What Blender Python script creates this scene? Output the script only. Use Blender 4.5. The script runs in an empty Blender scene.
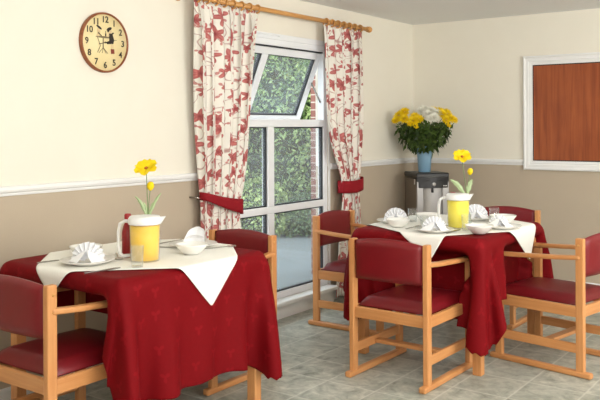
import bpy, bmesh, math, random
import numpy as np
from mathutils import Vector, Matrix, Euler
random.seed(7)
rng = np.random.default_rng(11)
PI = math.pi
scn = bpy.context.scene
COL = scn.collection

# ------------------------------------------------------------------ materials
def lin(c):
    def f(v):
        v = v / 255.0
        return v / 12.92 if v <= 0.04045 else ((v + 0.055) / 1.055) ** 2.4
    return (f(c[0]), f(c[1]), f(c[2]), 1.0)

class NT:
    def __init__(s, name):
        s.m = bpy.data.materials.new(name); s.m.use_nodes = True
        s.t = s.m.node_tree; s.t.nodes.clear()
        s.out = s.t.nodes.new('ShaderNodeOutputMaterial')
    def n(s, kind, **kw):
        nd = s.t.nodes.new(kind)
        for k, v in kw.items():
            setattr(nd, k, v)
        return nd
    def l(s, a, b): s.t.links.new(a, b)
    def setin(s, nd, i, v):
        if hasattr(v, 'is_output'): s.l(v, nd.inputs[i])
        else: nd.inputs[i].default_value = v
    def math(s, op, a, b=0.0, c=None, clamp=False):
        nd = s.n('ShaderNodeMath', operation=op, use_clamp=clamp)
        s.setin(nd, 0, a); s.setin(nd, 1, b)
        if c is not None: s.setin(nd, 2, c)
        return nd.outputs[0]
    def mix(s, f, a, b):
        nd = s.n('ShaderNodeMix', data_type='RGBA')
        s.setin(nd, 0, f); s.setin(nd, 6, a); s.setin(nd, 7, b)
        return nd.outputs[2]
    def coord(s, which='Object'):
        return s.n('ShaderNodeTexCoord').outputs[which]
    def mapping(s, v, scale=(1, 1, 1), loc=(0, 0, 0), rot=(0, 0, 0)):
        nd = s.n('ShaderNodeMapping'); s.l(v, nd.inputs[0])
        nd.inputs['Scale'].default_value = scale; nd.inputs['Location'].default_value = loc
        nd.inputs['Rotation'].default_value = rot
        return nd.outputs[0]
    def noise(s, v, scale, detail=3.0, rough=0.5, dist=0.0):
        nd = s.n('ShaderNodeTexNoise'); s.l(v, nd.inputs['Vector'])
        nd.inputs['Scale'].default_value = scale; nd.inputs['Detail'].default_value = detail
        nd.inputs['Roughness'].default_value = rough; nd.inputs['Distortion'].default_value = dist
        return nd.outputs['Fac']
    def ramp(s, f, stops):
        nd = s.n('ShaderNodeValToRGB'); s.l(f, nd.inputs[0]); e = nd.color_ramp.elements
        while len(e) < len(stops): e.new(0.5)
        for i, (p, c) in enumerate(stops): e[i].position = p; e[i].color = c
        return nd.outputs[0]
    def bump(s, h, strength=0.2, dist=0.01):
        nd = s.n('ShaderNodeBump'); s.l(h, nd.inputs['Height'])
        nd.inputs['Strength'].default_value = strength; nd.inputs['Distance'].default_value = dist
        return nd.outputs[0]
    def bsdf(s, color, rough=0.5, spec=0.5, metal=0.0, normal=None, **kw):
        b = s.n('ShaderNodeBsdfPrincipled')
        s.setin(b, 'Base Color', color); s.setin(b, 'Roughness', rough); s.setin(b, 'Metallic', metal)
        s.setin(b, 'Specular IOR Level', spec)
        if normal is not None: s.l(normal, b.inputs['Normal'])
        for k, v in kw.items(): s.setin(b, k.replace('_', ' '), v)
        return b
    def done(s, shader):
        s.l(shader if hasattr(shader, 'is_output') else shader.outputs[0], s.out.inputs[0]); return s.m

def m_plain(name, rgb, rough=0.5, spec=0.5, metal=0.0, var=0.06, scale=30, **kw):
    t = NT(name); c = lin(rgb)
    nz = t.noise(t.coord(), scale, 3)
    col = t.mix(nz, tuple(x * (1 - var) for x in c[:3]) + (1,), tuple(min(1, x * (1 + var)) for x in c[:3]) + (1,))
    return t.done(t.bsdf(col, rough, spec, metal, **kw))

def m_wall():
    t = NT('painted_wall'); co = t.coord()
    sep = t.n('ShaderNodeSeparateXYZ'); t.l(co, sep.inputs[0])
    low = t.math('LESS_THAN', sep.outputs[2], 1.085)
    nz = t.noise(co, 5, 4)
    up = t.mix(nz, lin((236, 230, 215)), lin((240, 235, 221)))
    lo = t.mix(nz, lin((186, 171, 150)), lin((193, 178, 157)))
    col = t.mix(low, up, lo)
    fine = t.noise(co, 140, 2)
    return t.done(t.bsdf(col, 0.62, 0.3, normal=t.bump(fine, 0.12, 0.003)))

def m_wood(name, a, b, axis=2, rough=0.38, scale=1.0):
    t = NT(name); co = t.coord()
    sc = [38.0 * scale] * 3; sc[axis] = 2.2 * scale
    v = t.mapping(co, tuple(sc))
    n1 = t.noise(v, 1.0, 4, 0.6, 0.6)
    n2 = t.noise(co, 4, 2)
    f = t.math('ADD', t.math('MULTIPLY', n1, 0.75), t.math('MULTIPLY', n2, 0.25))
    col = t.ramp(f, [(0.32, lin(a)), (0.68, lin(b))])
    return t.done(t.bsdf(col, rough, 0.45, normal=t.bump(n1, 0.08, 0.002)))

def m_floor():
    t = NT('slate_vinyl_tiles'); co = t.coord()
    T = 0.305
    v = t.mapping(co, (1 / T, 1 / T, 1), (0.35, 0.2, 0))
    fl = t.n('ShaderNodeVectorMath', operation='FLOOR'); t.l(v, fl.inputs[0])
    fr = t.n('ShaderNodeVectorMath', operation='FRACTION'); t.l(v, fr.inputs[0])
    wn = t.n('ShaderNodeTexWhiteNoise', noise_dimensions='2D'); t.l(fl.outputs[0], wn.inputs['Vector'])
    sp = t.n('ShaderNodeSeparateXYZ'); t.l(fr.outputs[0], sp.inputs[0])
    def edge(o):
        a = t.math('MINIMUM', o, t.math('SUBTRACT', 1.0, o)); return a
    e = t.math('MINIMUM', edge(sp.outputs[0]), edge(sp.outputs[1]))
    grout = t.math('SUBTRACT', 1.0, t.math('DIVIDE', e, 0.028, clamp=True), clamp=True)
    # slate mottling, shifted per tile
    off = t.n('ShaderNodeVectorMath', operation='MULTIPLY_ADD')
    t.l(wn.outputs['Color'], off.inputs[0]); off.inputs[1].default_value = (7, 7, 7); t.l(co, off.inputs[2])
    n1 = t.noise(off.outputs[0], 7, 6, 0.65, 1.2)
    n2 = t.noise(off.outputs[0], 26, 4, 0.6, 0.5)
    f = t.math('ADD', t.math('MULTIPLY', n1, 0.7), t.math('MULTIPLY', n2, 0.3))
    col = t.ramp(f, [(0.3, lin((108, 110, 98))), (0.46, lin((158, 160, 148))), (0.60, lin((190, 190, 176))), (0.75, lin((214, 212, 198)))])
    tint = t.mix(t.math('MULTIPLY', wn.outputs['Value'], 0.3), col, lin((138, 142, 132)))
    col2 = t.mix(t.math('MULTIPLY', grout, 0.55), tint, lin((216, 216, 204)))
    rough = t.math('ADD', 0.34, t.math('MULTIPLY', n2, 0.2))
    return t.done(t.bsdf(col2, rough, 0.5, normal=t.bump(f, 0.15, 0.004)))

def m_redcloth():
    t = NT('red_damask_cloth'); uv = t.coord('UV')
    vo = t.n('ShaderNodeTexVoronoi', voronoi_dimensions='2D'); t.l(uv, vo.inputs['Vector'])
    vo.inputs['Scale'].default_value = 8.5; vo.inputs['Randomness'].default_value = 0.35
    d = t.n('ShaderNodeVectorMath', operation='SUBTRACT'); t.l(uv, d.inputs[0]); t.l(vo.outputs['Position'], d.inputs[1])
    sp = t.n('ShaderNodeSeparateXYZ'); t.l(d.outputs[0], sp.inputs[0])
    ang = t.math('ARCTAN2', sp.outputs[1], sp.outputs[0])
    ln = t.n('ShaderNodeVectorMath', operation='LENGTH'); t.l(d.outputs[0], ln.inputs[0])
    R = t.math('MULTIPLY_ADD', t.math('COSINE', t.math('MULTIPLY', ang, 3.0)), 0.010, 0.018)
    mask = t.math('DIVIDE', t.math('SUBTRACT', R, ln.outputs['Value']), 0.006, clamp=True)
    nz = t.noise(uv, 60, 3)
    base = t.mix(nz, lin((108, 4, 11)), lin((120, 6, 15)))
    col = t.mix(t.math('MULTIPLY', mask, 0.55), base, lin((138, 18, 27)))
    wv = t.noise(t.mapping(uv, (900, 900, 1)), 1, 1)
    return t.done(t.bsdf(col, 0.7, 0.12, normal=t.bump(wv, 0.08, 0.001)))

def m_floral():
    t = NT('cream_and_red_lily_fabric'); uv = t.coord('UV')
    nd = t.n('ShaderNodeTexNoise'); t.l(uv, nd.inputs['Vector']); nd.inputs['Scale'].default_value = 9; nd.inputs['Detail'].default_value = 2
    wv = t.n('ShaderNodeVectorMath', operation='MULTIPLY_ADD'); t.l(nd.outputs['Color'], wv.inputs[0])
    wv.inputs[1].default_value = (0.035, 0.035, 0); t.l(uv, wv.inputs[2])
    def flowers(scale, R0, R1, k, rnd, seedoff, soft=0.004):
        v = t.mapping(wv.outputs[0], (1, 1, 1), seedoff)
        vo = t.n('ShaderNodeTexVoronoi', voronoi_dimensions='2D'); t.l(v, vo.inputs['Vector'])
        vo.inputs['Scale'].default_value = scale; vo.inputs['Randomness'].default_value = rnd
        d = t.n('ShaderNodeVectorMath', operation='SUBTRACT'); t.l(v, d.inputs[0]); t.l(vo.outputs['Position'], d.inputs[1])
        sp = t.n('ShaderNodeSeparateXYZ'); t.l(d.outputs[0], sp.inputs[0])
        sc = t.n('ShaderNodeSeparateColor'); t.l(vo.outputs['Color'], sc.inputs[0])
        ang = t.math('ADD', t.math('ARCTAN2', sp.outputs[1], sp.outputs[0]), t.math('MULTIPLY', sc.outputs[0], 6.3))
        ln = t.n('ShaderNodeVectorMath', operation='LENGTH'); t.l(d.outputs[0], ln.inputs[0])
        R = t.math('MULTIPLY_ADD', t.math('COSINE', t.math('MULTIPLY', ang, k)), R1, R0)
        R = t.math('MULTIPLY', R, t.math('MULTIPLY_ADD', sc.outputs[1], 0.55, 0.65))
        return t.math('DIVIDE', t.math('SUBTRACT', R, ln.outputs['Value']), soft, clamp=True), ln.outputs['Value'], ang
    f1, r1, a1 = flowers(7.2, 0.043, 0.015, 5.0, 0.75, (0, 0, 0))
    f2, r2, a2 = flowers(11.0, 0.012, 0.009, 2.0, 0.9, (3.3, 1.7, 0))
    nv = t.noise(uv, 4.5, 1.0, 0.4, 0.8)
    def contour(n, c, w):
        return t.math('SUBTRACT', 1.0, t.math('DIVIDE', t.math('ABSOLUTE', t.math('SUBTRACT', n, c)), w, clamp=True), clamp=True)
    vine = t.math('MAXIMUM', contour(nv, 0.46, 0.013), contour(nv, 0.58, 0.012))
    cream = t.mix(t.noise(uv, 25, 3), lin((250, 245, 234)), lin((253, 249, 240)))
    c = t.mix(t.math('MULTIPLY', vine, 0.8), cream, lin((176, 112, 104)))
    c = t.mix(t.math('MULTIPLY', f2, 0.85), c, lin((204, 124, 118)))
    veins = t.math('MULTIPLY_ADD', t.math('COSINE', t.math('MULTIPLY', a1, 10.0)), 0.25, 0.5)
    petal = t.mix(veins, lin((176, 66, 68)), lin((216, 132, 126)))
    petal = t.mix(t.math('DIVIDE', r1, 0.022, clamp=True), lin((150, 44, 52)), petal)
    c = t.mix(t.math('MULTIPLY', f1, 0.95), c, petal)
    b = t.bsdf(c, 0.8, 0.15, Sheen_Weight=0.1)
    tr = t.n('ShaderNodeBsdfTranslucent'); t.l(c, tr.inputs[0])
    mx = t.n('ShaderNodeMixShader'); mx.inputs[0].default_value = 0.18
    t.l(b.outputs[0], mx.inputs[1]); t.l(tr.outputs[0], mx.inputs[2])
    return t.done(mx)

def m_clear(name, tint=(1, 1, 1, 1), body=0.0, body_col=(0.9, 0.95, 0.95, 1), refl=1.0, ior=1.45):
    t = NT(name)
    tr = t.n('ShaderNodeBsdfTransparent'); tr.inputs[0].default_value = tint
    gl = t.n('ShaderNodeBsdfGlossy'); gl.inputs['Roughness'].default_value = 0.03
    lw = t.n('ShaderNodeLayerWeight'); lw.inputs[0].default_value = 0.5
    f0 = ((ior - 1) / (ior + 1)) ** 2
    fr = t.math('MULTIPLY_ADD', t.math('POWER', lw.outputs['Facing'], 5.0), 1 - f0, f0)
    mx = t.n('ShaderNodeMixShader')
    t.l(t.math('MULTIPLY', fr, refl, clamp=True), mx.inputs[0]); t.l(tr.outputs[0], mx.inputs[1]); t.l(gl.outputs[0], mx.inputs[2])
    if body > 0:
        df = t.n('ShaderNodeBsdfDiffuse'); df.inputs[0].default_value = body_col
        m2 = t.n('ShaderNodeMixShader'); m2.inputs[0].default_value = body
        t.l(mx.outputs[0], m2.inputs[1]); t.l(df.outputs[0], m2.inputs[2]); mx = m2
    return t.done(mx)

def m_brick():
    t = NT('red_brick'); co = t.coord()
    sp = t.n('ShaderNodeSeparateXYZ'); t.l(co, sp.inputs[0])
    cb = t.n('ShaderNodeCombineXYZ')
    t.l(t.math('ADD', sp.outputs[0], sp.outputs[1]), cb.inputs[0]); t.l(sp.outputs[2], cb.inputs[1])
    b = t.n('ShaderNodeTexBrick'); t.l(cb.outputs[0], b.inputs['Vector'])
    b.inputs['Color1'].default_value = lin((140, 98, 88)); b.inputs['Color2'].default_value = lin((118, 80, 72)); b.inputs['Mortar'].default_value = lin((196, 186, 172))
    b.inputs['Scale'].default_value = 1.0; b.inputs['Brick Width'].default_value = 0.225; b.inputs['Row Height'].default_value = 0.075; b.inputs['Mortar Size'].default_value = 0.006
    nz = t.noise(co, 18, 4)
    col = t.mix(t.math('MULTIPLY', nz, 0.4), b.outputs[0], lin((120, 76, 66)))
    return t.done(t.bsdf(col, 0.9, 0.2))

def m_leaf(name, a, b):
    t = NT(name)
    oi = t.n('ShaderNodeNewGeometry')
    col = t.ramp(oi.outputs['Random Per Island'], [(0.0, lin(a)), (1.0, lin(b))])
    bs = t.bsdf(col, 0.45, 0.4)
    tr = t.n('ShaderNodeBsdfTranslucent'); t.l(col, tr.inputs[0])
    mx = t.n('ShaderNodeMixShader'); mx.inputs[0].default_value = 0.3
    t.l(bs.outputs[0], mx.inputs[1]); t.l(tr.outputs[0], mx.inputs[2])
    return t.done(mx)

MAT = dict(
    wall=m_wall(), floor=m_floor(),
    ceiling=m_plain('ceiling_paint', (240, 240, 238), 0.8, 0.2, var=0.02),
    white=m_plain('white_gloss_paint', (240, 240, 238), 0.35, 0.5, var=0.02),
    upvc=m_plain('white_plastic_frame', (238, 240, 242), 0.3, 0.5, var=0.015),
    gasket_or_gap_shade=m_plain('black_rubber', (34, 36, 40), 0.6),
    beech=m_wood('honey_beech_wood', (194, 130, 76), (213, 154, 98), 2),
    beech_y=m_wood('honey_beech_wood_along', (194, 130, 76), (213, 154, 98), 1),
    beech_x=m_wood('honey_beech_wood_across', (194, 130, 76), (213, 154, 98), 0),
    rod=m_wood('varnished_pine', (196, 138, 74), (220, 164, 98), 1),
    mahogany=m_wood('mahogany_veneer', (128, 58, 26), (170, 90, 46), 2, 0.4, 0.8),
    vinyl=m_plain('maroon_vinyl', (118, 12, 22), 0.42, 0.5, var=0.08, scale=18),
    vinyl_dk=m_plain('maroon_vinyl_seat', (110, 10, 20), 0.42, 0.5, var=0.08, scale=18),
    redcloth=m_redcloth(), floral=m_floral(),
    linen=m_plain('ivory_linen', (250, 248, 240), 0.75, 0.2, var=0.02, scale=60),
    tieback=m_plain('red_tieback_fabric', (140, 22, 32), 0.7, 0.2, var=0.08, scale=80),
    china=m_plain('white_china', (240, 238, 232), 0.22, 0.5, var=0.01),
    napkin=m_plain('white_napkin', (246, 246, 248), 0.8, 0.2, var=0.01),
    steel=m_plain('stainless_steel', (170, 168, 162), 0.25, 0.5, 1.0, var=0.03),
    juice_o=m_plain('orange_juice', (252, 206, 0), 0.4, 0.3, var=0.02),
    juice_l=m_plain('lemon_juice', (254, 236, 4), 0.4, 0.3, var=0.02),
    plastic=m_clear('translucent_plastic', (1, 1, 1, 1), 0.06, (0.95, 0.95, 0.93, 1), 0.6),
    lid=m_plain('white_plastic_lid', (242, 242, 240), 0.35, 0.5, var=0.01),
    handle=m_clear('frosted_plastic_handle', (1, 1, 1, 1), 0.6, (0.92, 0.92, 0.9, 1), 0.8),
    glass=m_clear('tumbler_glass', (0.98, 0.99, 0.99, 1), 0.035, (1, 1, 1, 1), 1.0, 1.5),
    pane=m_clear('window_glass', (0.96, 0.98, 0.98, 1), 0.10, (0.8, 0.9, 1.0, 1), 1.0, 1.5),  # pale blue body colour paints a reflected haze into the panes
    vaseglass=m_clear('green_vase_glass', (0.8, 0.9, 0.86, 1), 0.25, (0.5, 0.65, 0.62, 1), 1.0, 1.5),
    bluevase=m_plain('blue_ceramic', (126, 164, 190), 0.4, 0.5, var=0.1, scale=25),
    petal=m_plain('yellow_petals', (250, 214, 20), 0.55, 0.3, var=0.12, scale=60),
    petalw=m_plain('white_petals', (240, 238, 224), 0.6, 0.3, var=0.06, scale=60),
    eye=m_plain('amber_flower_centre', (176, 96, 20), 0.7, var=0.2, scale=200),
    stem=m_plain('green_stem', (112, 138, 84), 0.5),
    stem_p=m_plain('pale_green_leaf', (166, 186, 140), 0.5),
    bouqleaf=m_leaf('bouquet_leaf', (40, 62, 22), (86, 112, 44)),
    black=m_plain('black_plastic', (34, 34, 36), 0.35, 0.5),
    silver=m_plain('brushed_silver_plastic', (164, 162, 160), 0.33, 0.5, 0.5, var=0.04),
    coolside=m_plain('warm_grey_metal', (124, 112, 100), 0.4, 0.5, 0.25, var=0.04),
    redcap=m_plain('red_plastic_bottle', (150, 24, 28), 0.35),
    clockrim=m_wood('clock_rim_wood', (120, 64, 36), (158, 92, 54), 0),
    clockface=None,
    ink=m_plain('dark_brown_ink', (44, 34, 26), 0.7),
    inkgrey=m_plain('sketch_brown_ink', (128, 112, 84), 0.7),
    inkred=m_plain('brick_red_ink', (130, 54, 40), 0.7),
    inkskin=m_plain('pale_ink', (222, 196, 150), 0.7),
    brick=m_brick(),
    paving=m_plain('grey_paving', (112, 118, 120), 0.8, 0.3, var=0.12, scale=6),
    leafA=m_leaf('conifer_green', (70, 104, 56), (176, 200, 130)),
    leafB=m_leaf('ivy_green', (84, 116, 60), (190, 208, 136)),
    leafC=m_leaf('dark_laurel_green', (52, 80, 52), (140, 164, 116)),
    bark=m_plain('bark', (84, 70, 56), 0.9, var=0.2),
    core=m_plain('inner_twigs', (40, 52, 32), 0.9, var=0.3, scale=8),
)
def m_face():
    t = NT('cream_clock_dial'); co = t.coord()
    nz = t.noise(co, 9, 4)
    return t.done(t.bsdf(t.mix(nz, lin((230, 208, 150)), lin((242, 226, 178))), 0.45, 0.4))
MAT['clockface'] = m_face()

# ------------------------------------------------------------------ mesh helpers
def add_box(bm, c, s, rot=None, mi=0):
    r = bmesh.ops.create_cube(bm, size=1.0)
    M = Matrix.Translation(c) @ (rot.to_matrix().to_4x4() if rot else Matrix.Identity(4)) @ Matrix.Diagonal((*s, 1))
    bmesh.ops.transform(bm, matrix=M, verts=r['verts'])
    for f in {f for v in r['verts'] for f in v.link_faces}: f.material_index = mi
    return r['verts']

def add_lathe(bm, prof, seg=32, c=(0, 0, 0), M=None, mi=0, cap0=False, cap1=False):
    rings = []
    for (r, z) in prof:
        ring = []
        for i in range(seg):
            a = 2 * PI * i / seg
            p = Vector((c[0] + r * math.cos(a), c[1] + r * math.sin(a), c[2] + z))
            ring.append(bm.verts.new(M @ p if M else p))
        rings.append(ring)
    for a, b in zip(rings, rings[1:]):
        for i in range(seg):
            f = bm.faces.new((a[i], a[(i + 1) % seg], b[(i + 1) % seg], b[i])); f.smooth = True; f.material_index = mi
    if cap0: bm.faces.new(list(reversed(rings[0]))).material_index = mi
    if cap1: bm.faces.new(rings[-1]).material_index = mi

def add_tube(bm, pts, rad, seg=10, caps=True, mi=0, flat=1.0):
    pts = [Vector(p) for p in pts]
    n = len(pts); rads = rad if isinstance(rad, (list, tuple)) else [rad] * n
    rings = []; up = None
    for i, p in enumerate(pts):
        d = (pts[min(i + 1, n - 1)] - pts[max(i - 1, 0)]).normalized()
        if up is None:
            up = Vector((0, 0, 1)) if abs(d.z) < 0.9 else Vector((1, 0, 0))
        x = d.cross(up).normalized(); y = x.cross(d).normalized(); up = y
        rings.append([bm.verts.new(p + (x * math.cos(2 * PI * k / seg) + y * math.sin(2 * PI * k / seg) * flat) * rads[i]) for k in range(seg)])
    for a, b in zip(rings, rings[1:]):
        for k in range(seg):
            f = bm.faces.new((a[k], a[(k + 1) % seg], b[(k + 1) % seg], b[k])); f.smooth = True; f.material_index = mi
    if caps:
        bm.faces.new(list(reversed(rings[0]))).material_index = mi
        bm.faces.new(rings[-1]).material_index = mi

def obj(name, bm, mat, parent=None, bevel=0.0, smooth=False, subsurf=0, loc=None, rot=None, seg=2):
    bmesh.ops.recalc_face_normals(bm, faces=bm.faces[:])
    me = bpy.data.meshes.new(name); bm.to_mesh(me); bm.free()
    return link(name, me, mat, parent, bevel, smooth, subsurf, loc, rot, seg)

def link(name, me, mat, parent=None, bevel=0.0, smooth=False, subsurf=0, loc=None, rot=None, seg=2):
    for m in (mat if isinstance(mat, (list, tuple)) else [mat]): me.materials.append(m)
    if smooth:
        for p in me.polygons: p.use_smooth = True
    o = bpy.data.objects.new(name, me); COL.objects.link(o)
    if parent: o.parent = parent
    if loc: o.location = loc
    if rot: o.rotation_euler = rot
    if bevel:
        b = o.modifiers.new('bevel', 'BEVEL'); b.width = bevel; b.segments = seg; b.limit_method = 'ANGLE'; b.angle_limit = math.radians(40)
    if subsurf:
        s = o.modifiers.new('smooth', 'SUBSURF'); s.levels = subsurf; s.render_levels = subsurf
    return o

def box(name, c, s, mat, parent=None, bevel=0.003, rot=None, **kw):
    bm = bmesh.new(); add_box(bm, c, s, rot)
    return obj(name, bm, mat, parent, bevel, **kw)

def lathe(name, prof, mat, parent=None, seg=32, **kw):
    bm = bmesh.new(); add_lathe(bm, prof, seg); return obj(name, bm, mat, parent, smooth=True, **kw)

def tube(name, pts, rad, mat, parent=None, seg=10, flat=1.0, **kw):
    bm = bmesh.new(); add_tube(bm, pts, rad, seg, flat=flat); return obj(name, bm, mat, parent, **kw)

def tag(o, label=None, cat=None, group=None, kind=None):
    if label: o['label'] = label
    if cat: o['category'] = cat
    if group: o['group'] = group
    if kind: o['kind'] = kind
    return o

def thing(name, label, cat, loc=(0, 0, 0), rotz=0.0, group=None, kind=None):
    o = bpy.data.objects.new(name, None); COL.objects.link(o)
    o.location = loc; o.rotation_euler = (0, 0, rotz); o.empty_display_size = 0.1
    return tag(o, label, cat, group, kind)

def dup(root, loc, rotz, label, group=None):
    r = root.copy(); COL.objects.link(r); r.location = loc; r.rotation_euler = (0, 0, rotz); r['label'] = label
    if group: r['group'] = group
    for ch in [c for c in bpy.data.objects if c.parent == root]:
        c2 = ch.copy(); COL.objects.link(c2); c2.parent = r
        for g in [c for c in bpy.data.objects if c.parent == ch]:
            g2 = g.copy(); COL.objects.link(g2); g2.parent = c2
    return r

def structure(o, label, cat):
    return tag(o, label, cat, kind='structure')

# ------------------------------------------------------------------ room shell
YB, ZC, XR, YF = 6.745, 2.38, 5.9, -2.4
WY0, WY1, WZ0, WZ1 = 3.90, 5.275, 0.13, 2.06
structure(box('floor', (XR / 2, (YB + YF) / 2, -0.05), (XR + 0.24, YB - YF + 0.24, 0.1), MAT['floor'], bevel=0), 'grey green slate effect tiled floor', 'floor')
structure(box('ceiling', (XR / 2, (YB + YF) / 2, ZC + 0.05), (XR + 0.24, YB - YF + 0.24, 0.1), MAT['ceiling'], bevel=0), 'plain off-white ceiling', 'ceiling')
bm = bmesh.new()
for (y0, y1, z0, z1) in ((YF, WY0, 0, ZC), (WY1, YB + 0.12, 0, ZC), (WY0, WY1, WZ1, ZC), (WY0, WY1, 0, 0.02)):
    add_box(bm, (-0.06, (y0 + y1) / 2, (z0 + z1) / 2), (0.12, y1 - y0, z1 - z0))
structure(obj('wall_left', bm, MAT['wall']), 'cream over beige wall with the window in it', 'wall')
structure(box('wall_back', (XR / 2, YB + 0.06, ZC / 2), (XR, 0.12, ZC), MAT['wall'], bevel=0), 'cream over beige end wall with the wooden hatch', 'wall')
structure(box('wall_right', (XR + 0.06, (YB + YF) / 2, ZC / 2), (0.12, YB - YF + 0.24, ZC), MAT['wall'], bevel=0), 'cream over beige side wall behind the viewer', 'wall')
structure(box('wall_front', (XR / 2, YF - 0.06, ZC / 2), (XR + 0.12, 0.12, ZC), MAT['wall'], bevel=0), 'cream over beige wall behind the viewer', 'wall')

RAILP = [(0, 1.060), (0.010, 1.060), (0.013, 1.068), (0.013, 1.074), (0.022, 1.080), (0.026, 1.092), (0.024, 1.104), (0.018, 1.109), (0, 1.110)]
def moulding(name, prof, a, b, normal, label):
    a, b, nrm = Vector(a), Vector(b), Vector(normal)
    bm = bmesh.new(); R = []
    for p in (a, b):
        R.append([bm.verts.new(p + nrm * d + Vector((0, 0, z))) for d, z in prof])
    for i in range(len(prof) - 1): bm.faces.new((R[0][i], R[0][i + 1], R[1][i + 1], R[1][i]))
    bm.faces.new(R[0]); bm.faces.new(list(reversed(R[1])))
    return structure(obj(name, bm, MAT['white']), label, 'trim')
moulding('trim_1', RAILP, (0, YF, 0), (0, WY0 - 0.02, 0), (1, 0, 0), 'white chair rail left of the window')
moulding('trim_2', RAILP, (0, WY1 + 0.02, 0), (0, YB, 0), (1, 0, 0), 'white chair rail between window and corner')
moulding('trim_3', RAILP, (0, YB, 0), (1.085, YB, 0), (0, -1, 0), 'white chair rail from corner to wooden hatch')
moulding('trim_4', RAILP, (2.72, YB, 0), (XR, YB, 0), (0, -1, 0), 'white chair rail beyond the wooden hatch')
BASEP = [(0, 0), (0.014, 0), (0.014, 0.075), (0.008, 0.088), (0, 0.09)]
moulding('baseboard_left', BASEP, (0, YF, 0), (0, WY0 - 0.02, 0), (1, 0, 0), 'white skirting board below the clock wall')
moulding('baseboard_corner', BASEP, (0, WY1 + 0.02, 0), (0, YB, 0), (1, 0, 0), 'white skirting board between window and corner')
moulding('baseboard_back', BASEP, (0, YB, 0), (XR, YB, 0), (0, -1, 0), 'white skirting board along the end wall')

# ------------------------------------------------------------------ window
win = thing('window_1', 'tall white framed window reaching almost to the floor', 'window', kind='structure')
FX = -0.035    # frame centre plane
def wbar(name, y0, y1, z0, z1, d=0.06, x=FX, parent=win):
    return box(name, (x, (y0 + y1) / 2, (z0 + z1) / 2), (d, y1 - y0, z1 - z0), MAT['upvc'], parent, 0.005)
bm = bmesh.new()
for (y0, y1, z0, z1) in ((WY0, WY0 + 0.05, WZ0, WZ1), (WY1 - 0.05, WY1, WZ0, WZ1), (WY0 + .05, WY1 - .05, WZ0, WZ0 + 0.05), (WY0 + .05, WY1 - .05, WZ1 - 0.055, WZ1)):
    add_box(bm, (FX, (y0 + y1) / 2, (z0 + z1) / 2), (0.06, y1 - y0, z1 - z0))
obj('window_frame', bm, MAT['upvc'], win, 0.005)
TZ0, TZ1 = 1.405, 1.462
LZ0, LZ1 = 0.770, 0.822
MY0, MY1 = 4.50, 4.575
wbar('transom', WY0 + .05, WY1 - .05, TZ0, TZ1)
wbar('transom', WY0 + .05, WY1 - .05, LZ0, LZ1)
wbar('mullion', MY0, MY1, WZ0 + .05, LZ0)
wbar('mullion', MY0, MY1, LZ1, TZ0)
cols = [(WY0 + .05, MY0), (MY1, WY1 - .05)]
rows = [(WZ0 + .05, LZ0), (LZ1, TZ0)]
for (y0, y1) in cols:
    for (z0, z1) in rows:
        g = bmesh.new()
        for (a, b, c_, d_) in ((y0, y0 + .011, z0, z1), (y1 - .011, y1, z0, z1), (y0 + .011, y1 - .011, z0, z0 + .009), (y0 + .011, y1 - .011, z1 - .009, z1)):
            add_box(g, (FX, (a + b) / 2, (c_ + d_) / 2), (0.03, b - a, d_ - c_))
        obj('gasket_or_gap_shade', g, MAT['gasket_or_gap_shade'], win)
        box('pane', (FX, (y0 + y1) / 2, (z0 + z1) / 2), (0.006, y1 - y0 - .01, z1 - z0 - .01), MAT['pane'], win, 0)
# head box with trickle vent
box('head_board', (-0.012, (WY0 + WY1) / 2, WZ1 + 0.012), (0.03, WY1 - WY0, 0.045), MAT['upvc'], win, 0.004)
box('trickle_vent', (0.008, 4.42, WZ1 + 0.022), (0.014, 0.42, 0.014), MAT['upvc'], win, 0.003)
# open top-hung light: rails pivot about the head, foot pushed outwards
SH = 0.60; tilt = math.radians(23)
sash = thing('sash', None, None, (FX - 0.012, 0, WZ1 - 0.058)); sash.parent = win
sash.rotation_euler = (0, tilt, 0)   # local -z swings to -x
SY0, SY1 = WY0 + 0.04, WY1 - 0.04
SM = 4.53
bm = bmesh.new()
for (y0, y1, z0, z1) in ((SY0, SY0 + .06, -SH, 0), (SY1 - .06, SY1, -SH, 0), (SM - .035, SM + .035, -SH + .06, -.055), (SY0 + .06, SY1 - .06, -SH, -SH + .06), (SY0 + .06, SY1 - .06, -.055, 0)):
    add_box(bm, (0, (y0 + y1) / 2, (z0 + z1) / 2), (0.05, y1 - y0, z1 - z0))
obj('sash_frame', bm, MAT['upvc'], sash, 0.005)
for (y0, y1) in ((SY0 + .06, SM - .035), (SM + .035, SY1 - .06)):
    z0, z1 = -SH + .06, -.055
    g = bmesh.new()
    for (a, b, c_, d_) in ((y0, y0 + .009, z0, z1), (y1 - .012, y1, z0, z1), (y0 + .009, y1 - .012, z0, z0 + .009), (y0 + .009, y1 - .012, z1 - .008, z1)):
        add_box(g, (0, (a + b) / 2, (c_ + d_) / 2), (0.03, b - a, d_ - c_))
    obj('gasket_or_gap_shade', g, MAT['gasket_or_gap_shade'], sash)
    box('pane', (0, (y0 + y1) / 2, (z0 + z1) / 2), (0.006, y1 - y0 - .01, z1 - z0 - .01), MAT['pane'], sash, 0)
box('gasket_or_gap_shade', (FX - .002, (WY0 + WY1) / 2, WZ1 - .058), (0.05, WY1 - WY0 - .1, 0.012), MAT['gasket_or_gap_shade'], win, 0)  # dark bar standing in for the shadow in the gap above the open light
for y in (SY0 + 0.012, SY1 - 0.012):
    tube('stay_arm', [(FX, y, 1.60), (FX - 0.10, y, 1.78)], 0.007, MAT['steel'], win, 8)
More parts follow.
